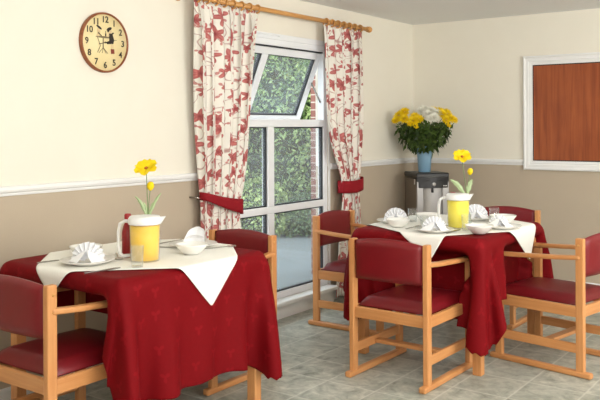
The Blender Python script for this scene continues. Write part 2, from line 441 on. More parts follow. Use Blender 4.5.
# sill ledge and plinth down to the floor
structure(box('sill_1', (0.018, (WY0 + WY1) / 2, 0.118), (0.16, WY1 - WY0 + 0.02, 0.028), MAT['white'], bevel=0.006), 'low white sill ledge under the window', 'sill')
structure(box('trim_5', (0.004, (WY0 + WY1) / 2, 0.052), (0.10, WY1 - WY0, 0.104), MAT['white'], bevel=0.003), 'white plinth board under the low window sill', 'trim')
bm = bmesh.new()
for (y0, y1, z0, z1) in ((WY1, WY1 + 0.022, 0.1, WZ1 + .03), (WY0 - .022, WY0, 0.1, WZ1 + .03)):
    add_box(bm, (0.002, (y0 + y1) / 2, (z0 + z1) / 2), (0.012, y1 - y0, z1 - z0))
structure(obj('trim_6', bm, MAT['white'], None, 0.002), 'white edge strips at the window sides', 'trim')

# ------------------------------------------------------------------ outside the window
structure(box('ground_outside', (-5.2, 6.0, -0.1), (10.0, 16, 0.1), MAT['paving'], bevel=0), 'pale grey paving outside the window', 'ground')
structure(box('wall_brick', (-0.53, 6.50, 1.7), (0.82, 0.26, 3.5), MAT['brick'], bevel=0), 'red brick return wall outside the window', 'wall')

def leaf_mesh(pts, nrm, size, aspect=0.55, droop=0.2, jitter=0.9):
    n = len(pts)
    d = nrm + rng.normal(0, jitter, (n, 3)); d /= np.linalg.norm(d, axis=1)[:, None]
    r = rng.normal(0, 1, (n, 3)); s = np.cross(d, r); s /= np.linalg.norm(s, axis=1)[:, None]
    u = np.cross(s, d)
    L = size * rng.uniform(0.6, 1.35, n)[:, None]
    u[:, 2] -= droop; 
    a = pts; b = pts + u * L * .5 + s * L * aspect * .5; c = pts + u * L; e = pts + u * L * .5 - s * L * aspect * .5
    V = np.stack([a, b, c, e], 1).reshape(-1, 3)
    F = np.arange(n * 4).reshape(n, 4)
    me = bpy.data.meshes.new('foliage'); me.from_pydata(V.tolist(), [], F.tolist()); me.update()
    return me

def shrub(name, label, cat, loc, h, r, n, size, mat, shape='dome', aspect=0.55, group=None):
    loc = (loc[0] - .586 * 1.3, loc[1] + .81 * 1.3, loc[2]); n = int(n * 1.9); size *= .68
    t = thing(name, label, cat, loc, group=group)
    u = rng.uniform(0, 1, n); th = rng.uniform(0, 2 * PI, n)
    z = 0.04 + u * 0.96
    if shape == 'cone': rr = r * (1 - z) ** 0.6 + 0.06
    else: rr = r * np.sqrt(np.clip(1 - (2 * z - 0.9) ** 2 / 1.25, 0.03, 1))
    lump = 1 + 0.18 * np.sin(3 * th + 9 * z) + 0.12 * np.sin(7 * th - 14 * z)
    k = rng.uniform(0.72, 1.05, n) * lump
    P = np.stack([rr * k * np.cos(th), rr * k * np.sin(th), z * h], 1)
    N = np.stack([np.cos(th), np.sin(th), np.full(n, 0.25)], 1)
    link('foliage', leaf_mesh(P, N, size, aspect), mat, t)
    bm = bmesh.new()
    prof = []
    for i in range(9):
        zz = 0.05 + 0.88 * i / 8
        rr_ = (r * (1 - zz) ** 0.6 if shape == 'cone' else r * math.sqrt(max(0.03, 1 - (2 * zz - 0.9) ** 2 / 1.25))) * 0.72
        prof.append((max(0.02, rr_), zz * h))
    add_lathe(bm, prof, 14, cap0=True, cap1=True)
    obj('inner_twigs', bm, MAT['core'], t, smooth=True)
    tube('trunk', [(0, 0, -0.02), (0.02, 0, h * .3)], [0.05, 0.04], MAT['bark'], t)
    return t
shrub('conifer', 'feathery bright green conifer seen through the middle of the window', 'tree', (-2.55, 7.95, -.05), 3.6, 0.85, 5200, 0.11, MAT['leafA'], 'cone', 0.4)
shrub('conifer', 'green conifer left of the middle one outside the window', 'tree', (-3.4, 7.0, -.05), 3.9, 0.95, 5200, 0.11, MAT['leafA'], 'cone', 0.4)
shrub('ivy_bush', 'pale green ivy bush beside the brick return outside', 'bush', (-1.75, 8.15, -.05), 3.0, 0.62, 5200, 0.085, MAT['leafB'])
shrub('laurel_bush', 'broad dark laurel behind the conifers outside', 'bush', (-4.3, 8.6, -.05), 4.2, 1.5, 6000, 0.14, MAT['leafC'])
shrub('laurel_bush', 'dark laurel behind the ivy bush outside', 'bush', (-2.6, 9.7, -.05), 4.0, 1.4, 5500, 0.14, MAT['leafC'])
shrub('laurel_bush', 'dark laurel at the far side of the paved yard', 'bush', (-5.2, 6.4, -.05), 3.8, 1.4, 5000, 0.14, MAT['leafC'])
shrub('low_shrub', 'low round shrub in front of the conifers outside', 'bush', (-2.35, 7.2, -.05), 0.75, 0.42, 1800, 0.07, MAT['leafB'])
shrub('low_shrub', 'small dark shrub at the foot of the ivy bush', 'bush', (-1.9, 7.55, -.05), 0.55, 0.34, 1400, 0.07, MAT['leafC'])

# ------------------------------------------------------------------ curtain rod, curtains, tiebacks
RX, RZ = 0.095, 2.233
rod = thing('curtain_rod', 'round varnished wooden curtain rod above the window', 'curtain rod')
tube('pole', [(RX, 3.50, RZ), (RX, 5.735, RZ)], 0.017, MAT['rod'], rod, 16)
for y, s in ((5.735, 1), (3.50, -1)):
    bm = bmesh.new()
    M = Matrix.Translation((RX, y, RZ)) @ Matrix.Rotation(-s * PI / 2, 4, 'X')
    add_lathe(bm, [(0.018, 0), (0.023, 0.004), (0.023, 0.012), (0.019, 0.016), (0.024, 0.024), (0.027, 0.036), (0.024, 0.05), (0.014, 0.058), (0.001, 0.061)], 20, M=M)
    obj('finial', bm, MAT['rod'], rod, smooth=True)
for y in (3.57, 5.695):
    bm = bmesh.new(); add_tube(bm, [(0.0, y, RZ), (RX - 0.012, y, RZ)], 0.011, 10); add_tube(bm, [(0.0, y, RZ), (0.012, y, RZ)], 0.028, 16)
    obj('bracket', bm, MAT['rod'], rod)

def curtain(name, label, keys, folds, seed, rings):
    """keys: list of (z, y_left, y_right, depth amplitude); interpolated smoothly down the cloth."""
    t = thing(name, label, 'curtain', (0, 0, 0))
    zs = [k[0] for k in keys][::-1]
    def ip(z, j): return float(np.interp(z, zs, [k[j] for k in keys][::-1]))
    nu, nv = folds * 14, 90
    r = np.random.default_rng(seed)
    ph = r.uniform(-0.5, 0.5, folds + 2); amp = r.uniform(0.6, 1.25, folds + 2)
    V, UV = [], []
    ztop, zbot = keys[0][0], keys[-1][0]
    wid = 1.35
    for j in range(nv + 1):
        z = ztop + (zbot - ztop) * j / nv
        y0, y1, am = ip(z, 1), ip(z, 2), ip(z, 3)
        y0 = sum(ip(z + d, 1) for d in (-.08, -.04, 0, .04, .08)) / 5; y1 = sum(ip(z + d, 2) for d in (-.08, -.04, 0, .04, .08)) / 5
        for i in range(nu + 1):
            u = i / nu
            k = u * folds
            ki = int(min(k, folds - 1e-6)); fr = k - ki
            a = amp[ki] * (1 - fr) + amp[ki + 1] * fr
            p = ph[ki] * (1 - fr) + ph[ki + 1] * fr
            w = math.sin(2 * PI * k + p * 1.4 + 0.35 * math.sin(3.1 * z + ki))
            x = 0.088 + am * a * w + 0.012 * math.sin(5 * u + 2.2 * z + seed)
            yy = y0 + (y1 - y0) * u + (y1 - y0) / folds * 0.22 * math.sin(4 * PI * k + p)
            if j < 4: x = 0.088 + (x - 0.088) * (0.35 + 0.65 * j / 4)
            V.append((x, yy, z)); UV.append((u * wid + seed * 0.37, (ztop - z) * 1.0))
    F = [(j * (nu + 1) + i, j * (nu + 1) + i + 1, (j + 1) * (nu + 1) + i + 1, (j + 1) * (nu + 1) + i) for j in range(nv) for i in range(nu)]
    me = bpy.data.meshes.new('curtain_cloth'); me.from_pydata(V, [], F); me.update()
    ul = me.uv_layers.new(name='UVMap')
    for lp in me.loops: ul.data[lp.index].uv = UV[lp.vertex_index]
    o = link('curtain_cloth', me, MAT['floral'], t, smooth=True)
    s = o.modifiers.new('thick', 'SOLIDIFY'); s.thickness = 0.002
    for y in rings:
        bm = bmesh.new()
        pts = [(RX + 0.027 * math.cos(a), y, RZ - 0.006 + 0.027 * math.sin(a)) for a in [2 * PI * k / 20 for k in range(21)]]
        add_tube(bm, pts, 0.0065, 8, caps=False)
        obj('curtain_ring', bm, MAT['rod'], t)
        # small eye below each ring
    return t
curtain('floral_curtain', 'cream and red floral curtain at the clock side of the window', [
    (2.210, 3.635, 4.265, .016), (2.13, 3.64, 4.275, .026), (1.75, 3.65, 4.235, .034), (1.45, 3.665, 4.195, .034), (1.15, 3.69, 4.15, .03), (0.95, 3.705, 4.10, .022), (0.86, 3.71, 4.06, .018),
    (0.80, 3.71, 4.06, .02), (0.60, 3.70, 4.11, .026), (0.04, 3.66, 4.20, .032)], 6, 3,
    [3.655 + 0.086 * k for k in range(8)])
curtain('floral_curtain', 'cream and red floral curtain at the corner side of the window', [
    (2.210, 5.085, 5.66, .016), (2.13, 5.085, 5.665, .026), (1.75, 5.095, 5.67, .034), (1.45, 5.11, 5.67, .034), (1.25, 5.16, 5.65, .03), (1.04, 5.28, 5.64, .022), (0.93, 5.33, 5.62, .018),
    (0.86, 5.33, 5.625, .02), (0.60, 5.29, 5.67, .028), (0.04, 5.24, 5.72, .034)], 5, 5,
    [5.115 + 0.084 * k for k in range(7)])

def tieback(label, y0, y1, zA, zB, hA, hB):
    """fabric band wrapped round the curtain; zA/zB = centre height at y0/y1, hA/hB = band width there"""
    t = thing('curtain_tieback', label, 'tieback')
    bm = bmesh.new(); n = 40
    cy, ry = (y0 + y1) / 2, (y1 - y0) / 2
    loop = []
    for k in range(n):
        a = 2 * PI * k / n
        y = cy + ry * math.copysign(abs(math.cos(a)) ** 0.8, math.cos(a)); x = 0.088 + 0.062 * math.copysign(abs(math.sin(a)) ** 0.8, math.sin(a))
        f = (y - y0) / (y1 - y0)
        zc = zA + (zB - zA) * f - 0.012 * math.sin(PI * f); h = hA + (hB - hA) * f
        loop.append([bm.verts.new((x, y, zc + h * s)) for s in (-.5, -.2, .2, .5)])
    for k in range(n):
        a, b = loop[k], loop[(k + 1) % n]
        for q in range(3): bm.faces.new((a[q], b[q], b[q + 1], a[q + 1])).smooth = True
    o = obj('band', bm, MAT['tieback'], t)
    s = o.modifiers.new('thick', 'SOLIDIFY'); s.thickness = 0.006
    return t, o
t, o = tieback('slanting red tieback on the clock side curtain', 3.690, 4.085, 0.965, 0.868, 0.050, 0.105)
tube('hook', [(0.0, 3.675, 0.955), (0.06, 3.675, 0.955), (0.075, 3.685, 0.95)], 0.006, MAT['steel'], t)
t, o = tieback('level red tieback on the corner side curtain', 5.315, 5.64, 0.920, 0.938, 0.10, 0.10)
tube('hook', [(0.0, 5.66, 0.93), (0.06, 5.66, 0.93), (0.075, 5.65, 0.93)], 0.006, MAT['steel'], t)

# ------------------------------------------------------------------ serving hatch on the end wall
hx0, hx1, hz0, hz1, fw = 1.092, 2.72, 1.024, 2.014, 0.080
hatch = thing('serving_hatch_window', 'closed dark wood serving hatch in a white frame on the end wall', 'hatch', (0, 0, 0), kind='thing')
def frame_profile(name, x0, x1, z0, z1, prof, mat, parent):
    """mitred picture-frame moulding on the wall y=YB; prof = [(inset from the outer edge, depth)]"""
    bm = bmesh.new(); L = []
    for (ins, d) in prof:
        L.append([bm.verts.new((x, YB - d, z)) for x, z in ((x0 + ins, z0 + ins), (x1 - ins, z0 + ins), (x1 - ins, z1 - ins), (x0 + ins, z1 - ins))])
    for a, b in zip(L, L[1:]):
        for i in range(4): bm.faces.new((a[i], a[(i + 1) % 4], b[(i + 1) % 4], b[i]))
    return obj(name, bm, mat, parent)
frame_profile('architrave', hx0, hx1, hz0, hz1, [(0, 0), (0, .028), (.012, .032), (.022, .026), (.046, .024), (.050, .018), (.064, .018), (.066, .014), (.078, .014), (.080, .001)], MAT['white'], hatch)
bm = bmesh.new()
add_box(bm, ((hx0 + hx1) / 2, YB - 0.0045, (hz0 + hz1) / 2), (hx1 - hx0 - 2 * fw + .01, 0.008, hz1 - hz0 - 2 * fw + .01))
obj('backing', bm, MAT['gasket_or_gap_shade'], hatch)
pw = (hx1 - hx0 - 2 * fw - 0.02) / 2
for k in range(2):
    cxp = hx0 + fw + 0.008 + pw / 2 + k * (pw + 0.004)
    box('wood_panel', (cxp, YB - 0.010, (hz0 + hz1) / 2), (pw, 0.008, hz1 - hz0 - 2 * fw - 0.014), MAT['mahogany'], hatch, 0.001)

# ------------------------------------------------------------------ clock
CY, CZ, CR = 2.975, 1.890, 0.172
clock = thing('wall_clock', 'round vintage wall clock with figures on its cream dial', 'clock', (0.0, CY, CZ))
# local frame: +x out of the wall; the dial's right-hand direction is +y
bm = bmesh.new(); M = Matrix.Rotation(PI / 2, 4, 'Y')
add_lathe(bm, [(CR, 0.001), (CR, 0.018), (CR - .003, 0.025), (CR - .007, 0.026), (CR - .011, 0.023), (CR - .012, 0.016)], 64, M=M)
obj('rim', bm, MAT['clockrim'], clock)
bm = bmesh.new(); add_lathe(bm, [(CR - .001, .0012), (CR - 0.011, 0.0172), (0.0005, 0.0172)], 64, M=M, cap1=True)
obj('dial', bm, MAT['clockface'], clock)
for h in range(1, 13):
    cu = bpy.data.curves.new('numeral', 'FONT'); cu.body = str(h); cu.size = 0.050; cu.align_x = 'CENTER'; cu.align_y = 'CENTER'; cu.extrude = 0.0006; cu.offset = 0.0009
    to = bpy.data.objects.new('tmp', cu); COL.objects.link(to)
    dg = bpy.context.evaluated_depsgraph_get(); me = bpy.data.meshes.new_from_object(to.evaluated_get(dg))
    bpy.data.objects.remove(to)
    a = h * PI / 6; rr = 0.130
    # text x -> +y, text y -> +z, text z -> +x
    Mx = Matrix(((0, 0, 1, 0.0186), (1, 0, 0, rr * math.sin(a)), (0, 1, 0, rr * math.cos(a)), (0, 0, 0, 1)))
    me.transform(Mx)
    link('numeral', me, MAT['ink'], clock)
def flat(bm, pts, mi, x=0.0180):
    f = bm.faces.new([bm.verts.new((x, p[0], p[1])) for p in pts]); f.material_index = mi
def ell(cy, cz, ry, rz, n=14, rot=0): return [(cy + ry * math.cos(2 * PI * k / n) * math.cos(rot) - rz * math.sin(2 * PI * k / n) * math.sin(rot), cz + ry * math.cos(2 * PI * k / n) * math.sin(rot) + rz * math.sin(2 * PI * k / n) * math.cos(rot)) for k in range(n)]
def stroke(a, b, w):
    d = Vector((b[0] - a[0], b[1] - a[1])).normalized(); n_ = Vector((-d.y, d.x)) * w / 2
    return [(a[0] + n_.x, a[1] + n_.y), (b[0] + n_.x, b[1] + n_.y), (b[0] - n_.x, b[1] - n_.y), (a[0] - n_.x, a[1] - n_.y)]
bm = bmesh.new()
# a café table with two seated figures, drawn flat on the dial: 0 dark, 1 sketch brown, 2 red, 3 pale
for s_ in ((-.070, .030), (.045, .030)): pass
flat(bm, ell(-.012, .030, .058, .006), 1)
flat(bm, stroke((-.014, .026), (-.014, -.036), .008), 1)
for e in (-.045, -.022, .008, .020): flat(bm, stroke((-.014, -.030), (e, -.062), .004), 1, .0181)
flat(bm, ell(-.045, .066, .013, .016), 3, .0181); flat(bm, ell(-.043, .083, .022, .007, rot=-.5), 0, .0182)
flat(bm, stroke((-.045, .055), (-.054, .034), .018), 3, .0181); flat(bm, stroke((-.050, .052), (-.026, .036), .006), 0, .0182)
flat(bm, stroke((-.056, .030), (-.034, -.02), .005), 1, .0181); flat(bm, stroke((-.034, -.02), (-.055, -.060), .005), 1, .0181)
flat(bm, ell(.036, .066, .012, .014), 3, .0181); flat(bm, ell(.030, .080, .020, .009, rot=.4), 0, .0182); flat(bm, ell(.022, .070, .008, .010), 0, .0183)
flat(bm, [(.028, .054), (.052, .056), (.066, .020), (.060, -.004), (.014, -.008), (.004, .002), (.030, .012)], 0, .0182)
flat(bm, stroke((.040, .046), (.062, .060), .009), 0, .0183); flat(bm, stroke((.030, .046), (.012, .034), .006), 3, .0183)
flat(bm, stroke((.046, -.004), (.047, -.040), .007), 3, .0183); flat(bm, stroke((.056, -.004), (.058, -.040), .007), 3, .0183)
flat(bm, [(.040, -.034), (.066, -.034), (.068, -.060), (.042, -.062)], 2, .0184)
flat(bm, stroke((.004, .036), (.004, .052), .009), 0, .0183); flat(bm, stroke((.004, .052), (.004, .066), .004), 0, .0184)
obj('dial_drawing', bm, [MAT['ink'], MAT['inkgrey'], MAT['inkred'], MAT['inkskin']], clock)
bm = bmesh.new(); flat(bm, stroke((0, 0), (-.046, -.012), .004), 0, .0194); flat(bm, stroke((0, 0), (-.04, -.03), .0), 0, .0194) if False else None
obj('hour_hand', bm, MAT['ink'], clock).modifiers.new('thick', 'SOLIDIFY').thickness = 0.0008
bm = bmesh.new(); flat(bm, stroke((0, 0), (.082, .020), .0025), 0, .0204)
obj('minute_hand', bm, MAT['ink'], clock).modifiers.new('thick', 'SOLIDIFY').thickness = 0.0008
bm = bmesh.new(); add_lathe(bm, [(0.005, 0.0175), (0.005, 0.0215), (0.0005, 0.022)], 16, M=M, cap1=True); obj('hand_pin', bm, MAT['ink'], clock)

# ------------------------------------------------------------------ chairs (local: faces +y, back posts at y = 0)
def make_chair(label):
    t = thing('dining_chair', label, 'chair')
    W = 0.232; D = 0.515
    for s in (-1, 1):
        p = box('back_post', (s * W, 0, 0.4025), (0.032, 0.048, 0.745), MAT['beech'], t, 0.006)
        for z in (0.735, 0.665):
            bm = bmesh.new(); Mx = Matrix.Translation((s * (W + 0.0163), 0.004, z)) @ Matrix.Rotation(s * PI / 2, 4, 'Y')
            add_lathe(bm, [(0.0075, -0.002), (0.0075, 0.0006), (0.0005, 0.001)], 12, M=Mx, cap1=True); obj('screw_cap', bm, MAT['rod'], p)
        box('leg', (s * W, D, 0.325), (0.032, 0.048, 0.59), MAT['beech'], t, 0.006)
        bm = bmesh.new()
        prof = [(-0.002, .668), (0.14, .655), (.40, .640), (D + .045, .634)]
        vs = []
        for (y, z) in prof:
            vs.append([bm.verts.new((s * W + dx * .0225, y, z + dz * .0125)) for dx, dz in ((-1, -1), (1, -1), (1, 1), (-1, 1))])
        for a, b in zip(vs, vs[1:]):
            for i in range(4): bm.faces.new((a[i], a[(i + 1) % 4], b[(i + 1) % 4], b[i]))
        bm.faces.new(vs[0]); bm.faces.new(vs[-1])
        obj('armrest', bm, MAT['beech_y'], t, 0.009, seg=3)
        box('seat_rail', (s * W, D / 2, 0.362), (0.024, D - 0.046, 0.062), MAT['beech_y'], t, 0.004)
        box('stretcher', (s * W, D / 2, 0.157), (0.022, D - 0.046, 0.052), MAT['beech_y'], t, 0.004)
        box('skid', (s * W, D / 2 - 0.002, 0.0175), (0.042, D + 0.125, 0.033), MAT['beech_y'], t, 0.010, seg=3)
    box('seat_rail', (0, 0.0, 0.362), (2 * W - 0.03, 0.024, 0.062), MAT['beech_x'], t, 0.004)
    box('seat_rail', (0, D - 0.004, 0.362), (2 * W - 0.03, 0.024, 0.062), MAT['beech_x'], t, 0.004)
    box('cross_stretcher', (0, D * .46, 0.150), (2 * W - 0.02, 0.055, 0.022), MAT['beech_x'], t, 0.004)
    # seat cushion, slightly domed with a rolled front edge
    bm = bmesh.new(); nx, ny = 14, 16; top = {}
    x0, x1, y0, y1 = -W + .017, W - .017, 0.026, D + 0.03
    def dome(u, v):
        e = min(1, min(u, 1 - u) / 0.10) ; g = min(1, min(v, 1 - v) / 0.10)
        e = math.sin(e * PI / 2) ** .6; g = math.sin(g * PI / 2) ** .6
        return 0.398 + 0.045 * e * g + 0.014 * math.sin(PI * u) * math.sin(PI * min(1, v * 1.1))
    G = [[bm.verts.new((x0 + (x1 - x0) * i / nx, y0 + (y1 - y0) * j / ny, dome(i / nx, j / ny))) for i in range(nx + 1)] for j in range(ny + 1)]
    B = [[bm.verts.new((x0 + (x1 - x0) * i / nx, y0 + (y1 - y0) * j / ny, 0.392)) for i in range(nx + 1)] for j in range(ny + 1)]
    for j in range(ny):
        for i in range(nx):
            bm.faces.new((G[j][i], G[j][i + 1], G[j + 1][i + 1], G[j + 1][i])); bm.faces.new((B[j][i], B[j + 1][i], B[j + 1][i + 1], B[j][i + 1]))
    for i in range(nx):
        bm.faces.new((G[0][i], B[0][i], B[0][i + 1], G[0][i + 1])); bm.faces.new((G[ny][i], G[ny][i + 1], B[ny][i + 1], B[ny][i]))
    for j in range(ny):
        bm.faces.new((G[j][0], G[j + 1][0], B[j + 1][0], B[j][0])); bm.faces.new((G[j][nx], B[j][nx], B[j + 1][nx], G[j + 1][nx]))
    obj('seat', bm, MAT['vinyl_dk'], t, smooth=True)
    # padded back: bowed backwards in plan, crown a little higher in the middle
    bm = bmesh.new(); nx, nz = 16, 10
    hw = W - 0.017
    def pt(u, v, side):
        x = (2 * u - 1) * hw
        crown = 0.022 * (1 - (2 * u - 1) ** 2)
        z = 0.553 + v * (0.768 + crown - 0.553)
        bow = -0.018 * (1 - (2 * u - 1) ** 2) - 0.012 * v
        e = max(0.0, 1 - abs(2 * v - 1) ** 6) ** .5; g = max(0.0, 1 - abs(2 * u - 1) ** 10) ** .5
        th = 0.006 + 0.016 * min(e, g)
        return (x, 0.004 + bow + side * th, z)
    S = {}
    for side in (-1, 1):
        for j in range(nz + 1):
            for i in range(nx + 1): S[side, i, j] = bm.verts.new(pt(i / nx, j / nz, side))
        for j in range(nz):
            for i in range(nx):
                q = (S[side, i, j], S[side, i + 1, j], S[side, i + 1, j + 1], S[side, i, j + 1])
                bm.faces.new(q if side < 0 else q[::-1])
    for i in range(nx):
        bm.faces.new((S[-1, i, 0], S[1, i, 0], S[1, i + 1, 0], S[-1, i + 1, 0])); bm.faces.new((S[-1, i, nz], S[-1, i + 1, nz], S[1, i + 1, nz], S[1, i, nz]))
    for j in range(nz):
        bm.faces.new((S[-1, 0, j], S[-1, 0, j + 1], S[1, 0, j + 1], S[1, 0, j])); bm.faces.new((S[-1, nx, j], S[1, nx, j], S[1, nx, j + 1], S[-1, nx, j + 1]))
    obj('backrest', bm, MAT['vinyl'], t, smooth=True)
    return t
CH = [
    ((1.412, 3.765, 0), math.radians(-1), 'maroon padded wooden armchair standing alone with its whole back in view'),
    ((0.655, 1.955, 0), 0.0, 'maroon armchair cut by the frame edge at the near end of the clock table'),
    ((0.500, 3.60, 0), PI, 'maroon armchair at the far end of the clock table below the curtain'),
    ((0.372, 4.80, 0), -PI / 2, 'maroon armchair with its back against the tall window, facing the far table'),
    ((2.277, 4.69, 0), math.radians(80), 'maroon armchair seen side-on, facing away from the wooden hatch wall corner'),
    ((1.305, 5.79, 0), PI, 'maroon armchair behind the far table, only its back top showing'),
]
CH[4] = (CH[4][0], CH[4][1], 'maroon armchair turned side-on with seat and both arms in view')
ch0 = make_chair(CH[0][2]); ch0.location = CH[0][0]; ch0.rotation_euler = (0, 0, CH[0][1])
for loc, rz, lab in CH[1:]: dup(ch0, loc, rz, lab)

# ------------------------------------------------------------------ tables
TZT = 0.768
def make_table(label, x0, x1, y0, y1):
    x0 += .036; x1 -= .036; y0 += .036; y1 -= .036
    t = thing('dining_table', label, 'table', ((x0 + x1) / 2, (y0 + y1) / 2, 0))
    w, d = x1 - x0, y1 - y0
    box('tabletop', (0, 0, TZT - 0.0155), (w, d, 0.025), MAT['beech_y'], t, 0.004)
    bm = bmesh.new()
    for (c, s) in (((0, -d / 2 + .12, TZT - .05), (w - .2, .02, .048)), ((0, d / 2 - .12, TZT - .05), (w - .2, .02, .048)), ((-w / 2 + .10, 0, TZT - .05), (.02, d - .24, .048)), ((w / 2 - .10, 0, TZT - .05), (.02, d - .24, .048))):
        add_box(bm, c, s)
    obj('apron', bm, MAT['beech_x'], t, 0.002)
    for sx in (-1, 1):
        for sy in (-1, 1):
            box('leg', (sx * (w / 2 - .026), sy * (d / 2 - .026), (TZT - .025) / 2), (0.052, 0.052, TZT - .025), MAT['beech'], t, 0.004)
    return t
LT = (0.20, 1.060, 2.175, 3.165)
RT = (0.935, 1.815, 4.115, 5.115)
make_table('wooden dining table under red cloth below the clock', *LT)
make_table('wooden dining table under red cloth near the tall window and hatch', *RT)

def drape(P, shape, tab, h, pushes=(), steps=260, iters=9, wall=None, seed=0):
    """small position-based cloth: P is an (ny, nx, 3) sheet laid just over the table; it falls over the edges."""
    ny, nx = P.shape[:2]
    x0, x1, y0, y1, zt = tab
    r = np.random.default_rng(seed)
    P = P.astype(float).copy(); P[..., 2] += r.uniform(0, 0.002, (ny, nx)); Q = P.copy(); V = np.zeros_like(P)
    cons = []
    def sl(a, b): return (a, b)
    def addc(di, dj, stiff):
        # pairs (j,i)-(j+dj,i+di), coloured so that no vertex appears twice in one batch
        n = max(abs(di), abs(dj))
        for par in range(2 * n if di == 0 or dj == 0 else 2):
            A = np.zeros((ny, nx), bool)
            jj, ii = np.mgrid[0:ny, 0:nx]
            if di == 0: sel = (jj % (2 * n) == par) if n == 1 else (jj % (2 * n) == par)
            elif dj == 0: sel = (ii % (2 * n) == par)
            else: sel = (jj % 2 == par)
            ok = sel & (jj + dj < ny) & (jj + dj >= 0) & (ii + di < nx) & (ii + di >= 0)
            j, i = jj[ok], ii[ok]
            a = j * nx + i; b = (j + dj) * nx + i + di
            rest = np.linalg.norm(P.reshape(-1, 3)[a] - P.reshape(-1, 3)[b], axis=1)
            cons.append((a, b, rest, stiff))
    addc(1, 0, 1.0); addc(0, 1, 1.0); addc(1, 1, 0.55); addc(-1, 1, 0.55); addc(2, 0, 0.25); addc(0, 2, 0.25); addc(4, 0, 0.06); addc(0, 4, 0.06)
    X = P.reshape(-1, 3); dt = 1 / 60.0
    pin = (X[:, 0] > x0 + .012) & (X[:, 0] < x1 - .012) & (X[:, 1] > y0 + .012) & (X[:, 1] < y1 - .012)
    X[pin, 2] = zt + h
    X0 = X.copy()
    vel = np.zeros_like(X); lo = zt - 0.07
    for st in range(steps):
        vel[:, 2] -= 9.8 * dt
        vel *= 0.965
        old = X.copy(); X = X + vel * dt
        for it in range(iters):
            for a, b, rest, k in cons:
                d = X[b] - X[a]; L = np.linalg.norm(d, axis=1) + 1e-9
                c = d * (0.5 * k * (L - rest) / L)[:, None]
                X[a] += c; X[b] -= c
            X[pin] = X0[pin]
            ins = (X[:, 0] > x0 - h) & (X[:, 0] < x1 + h) & (X[:, 1] > y0 - h) & (X[:, 1] < y1 + h) & (X[:, 2] < zt + h) & ((X[:, 2] > lo) | (((X[:, 0] > x1 - .07) | (X[:, 0] < x0 + .07)) & ((X[:, 1] > y1 - .07) | (X[:, 1] < y0 + .07))))
            if ins.any():
                q = X[ins]
                pen = np.stack([zt + h - q[:, 2], q[:, 0] - (x0 - h), x1 + h - q[:, 0], q[:, 1] - (y0 - h), y1 + h - q[:, 1]], 1)
                pen[:, 0] *= 0.8
                pen[q[:, 2] < lo, 0] = 9
                m = pen.argmin(1)
                q[:, 2] = np.where(m == 0, zt + h, q[:, 2])
                q[:, 0] = np.where(m == 1, x0 - h, np.where(m == 2, x1 + h, q[:, 0]))
                q[:, 1] = np.where(m == 3, y0 - h, np.where(m == 4, y1 + h, q[:, 1]))
                X[ins] = q
            for (ax, sgn, lim, a0, a1, zmax) in pushes:      # chairs under the table push the cloth inwards
                oth = 1 - ax
                s = (X[:, oth] > a0 - .08) & (X[:, oth] < a1 + .08) & (X[:, 2] < zmax) & ~pin
                f = np.clip((zmax - X[:, 2]) / 0.22, 0, 1) * np.clip((X[:, oth] - a0 + .08) / .08, 0, 1) * np.clip((a1 + .08 - X[:, oth]) / .08, 0, 1)
                if sgn > 0: tgt = np.maximum(X[:, ax], lim); 
                else: tgt = np.minimum(X[:, ax], lim)
                X[:, ax] = np.where(s, X[:, ax] + (tgt - X[:, ax]) * f * min(1, st / 60), X[:, ax])
            if wall is not None: X[:, 0] = np.maximum(X[:, 0], wall)
            X[:, 2] = np.maximum(X[:, 2], 0.02)
        X[pin] = X0[pin]
        vel = (X - old) / dt
        sp = np.linalg.norm(vel, axis=1); big = sp > 3; vel[big] *= (3 / sp[big])[:, None]
        top = (X[:, 2] > zt + h - 0.002) & (X[:, 0] > x0) & (X[:, 0] < x1) & (X[:, 1] > y0) & (X[:, 1] < y1)
        vel[top, :2] *= 0.1
    return X.reshape(ny, nx, 3)

def cloth_obj(name, X, uvs, mat, label, cat, th=0.0015, keep=None):
    ny, nx = X.shape[:2]
    F = [(j * nx + i, j * nx + i + 1, (j + 1) * nx + i + 1, (j + 1) * nx + i) for j in range(ny - 1) for i in range(nx - 1) if keep is None or keep[j, i]]
    me = bpy.data.meshes.new(name); me.from_pydata(X.reshape(-1, 3).tolist(), [], F); me.update()
    ul = me.uv_layers.new(name='UVMap'); fl = uvs.reshape(-1, 2)
    for lp in me.loops: ul.data[lp.index].uv = fl[lp.vertex_index]
    o = link(name, me, mat, None, smooth=True)
    s = o.modifiers.new('smooth', 'SUBSURF'); s.levels = 1; s.render_levels = 1
    s = o.modifiers.new('thick', 'SOLIDIFY'); s.thickness = th; s.offset = 1
    return tag(o, label, cat)

def grid(x0, x1, y0, y1, z, step=0.021):
    nx = int(round((x1 - x0) / step)) + 1; ny = int(round((y1 - y0) / step)) + 1
    xs = np.linspace(x0, x1, nx); ys = np.linspace(y0, y1, ny)
    g = np.zeros((ny, nx, 3)); g[..., 0] = xs[None]; g[..., 1] = ys[:, None]; g[..., 2] = z
    return g
def diamond(cx, cy, s, z, step=0.022, rot=PI / 4):
    side = s * math.sqrt(2); g = grid(-side / 2, side / 2, -side / 2, side / 2, z, step)
    c, s_ = math.cos(rot), math.sin(rot); x, y = g[..., 0].copy(), g[..., 1].copy()
    g[..., 0] = cx + c * x - s_ * y; g[..., 1] = cy + s_ * x + c * y
    return g

def lay(P, tab, h, **kw):
    return drape(P, None, tab + (TZT,), h, **kw)
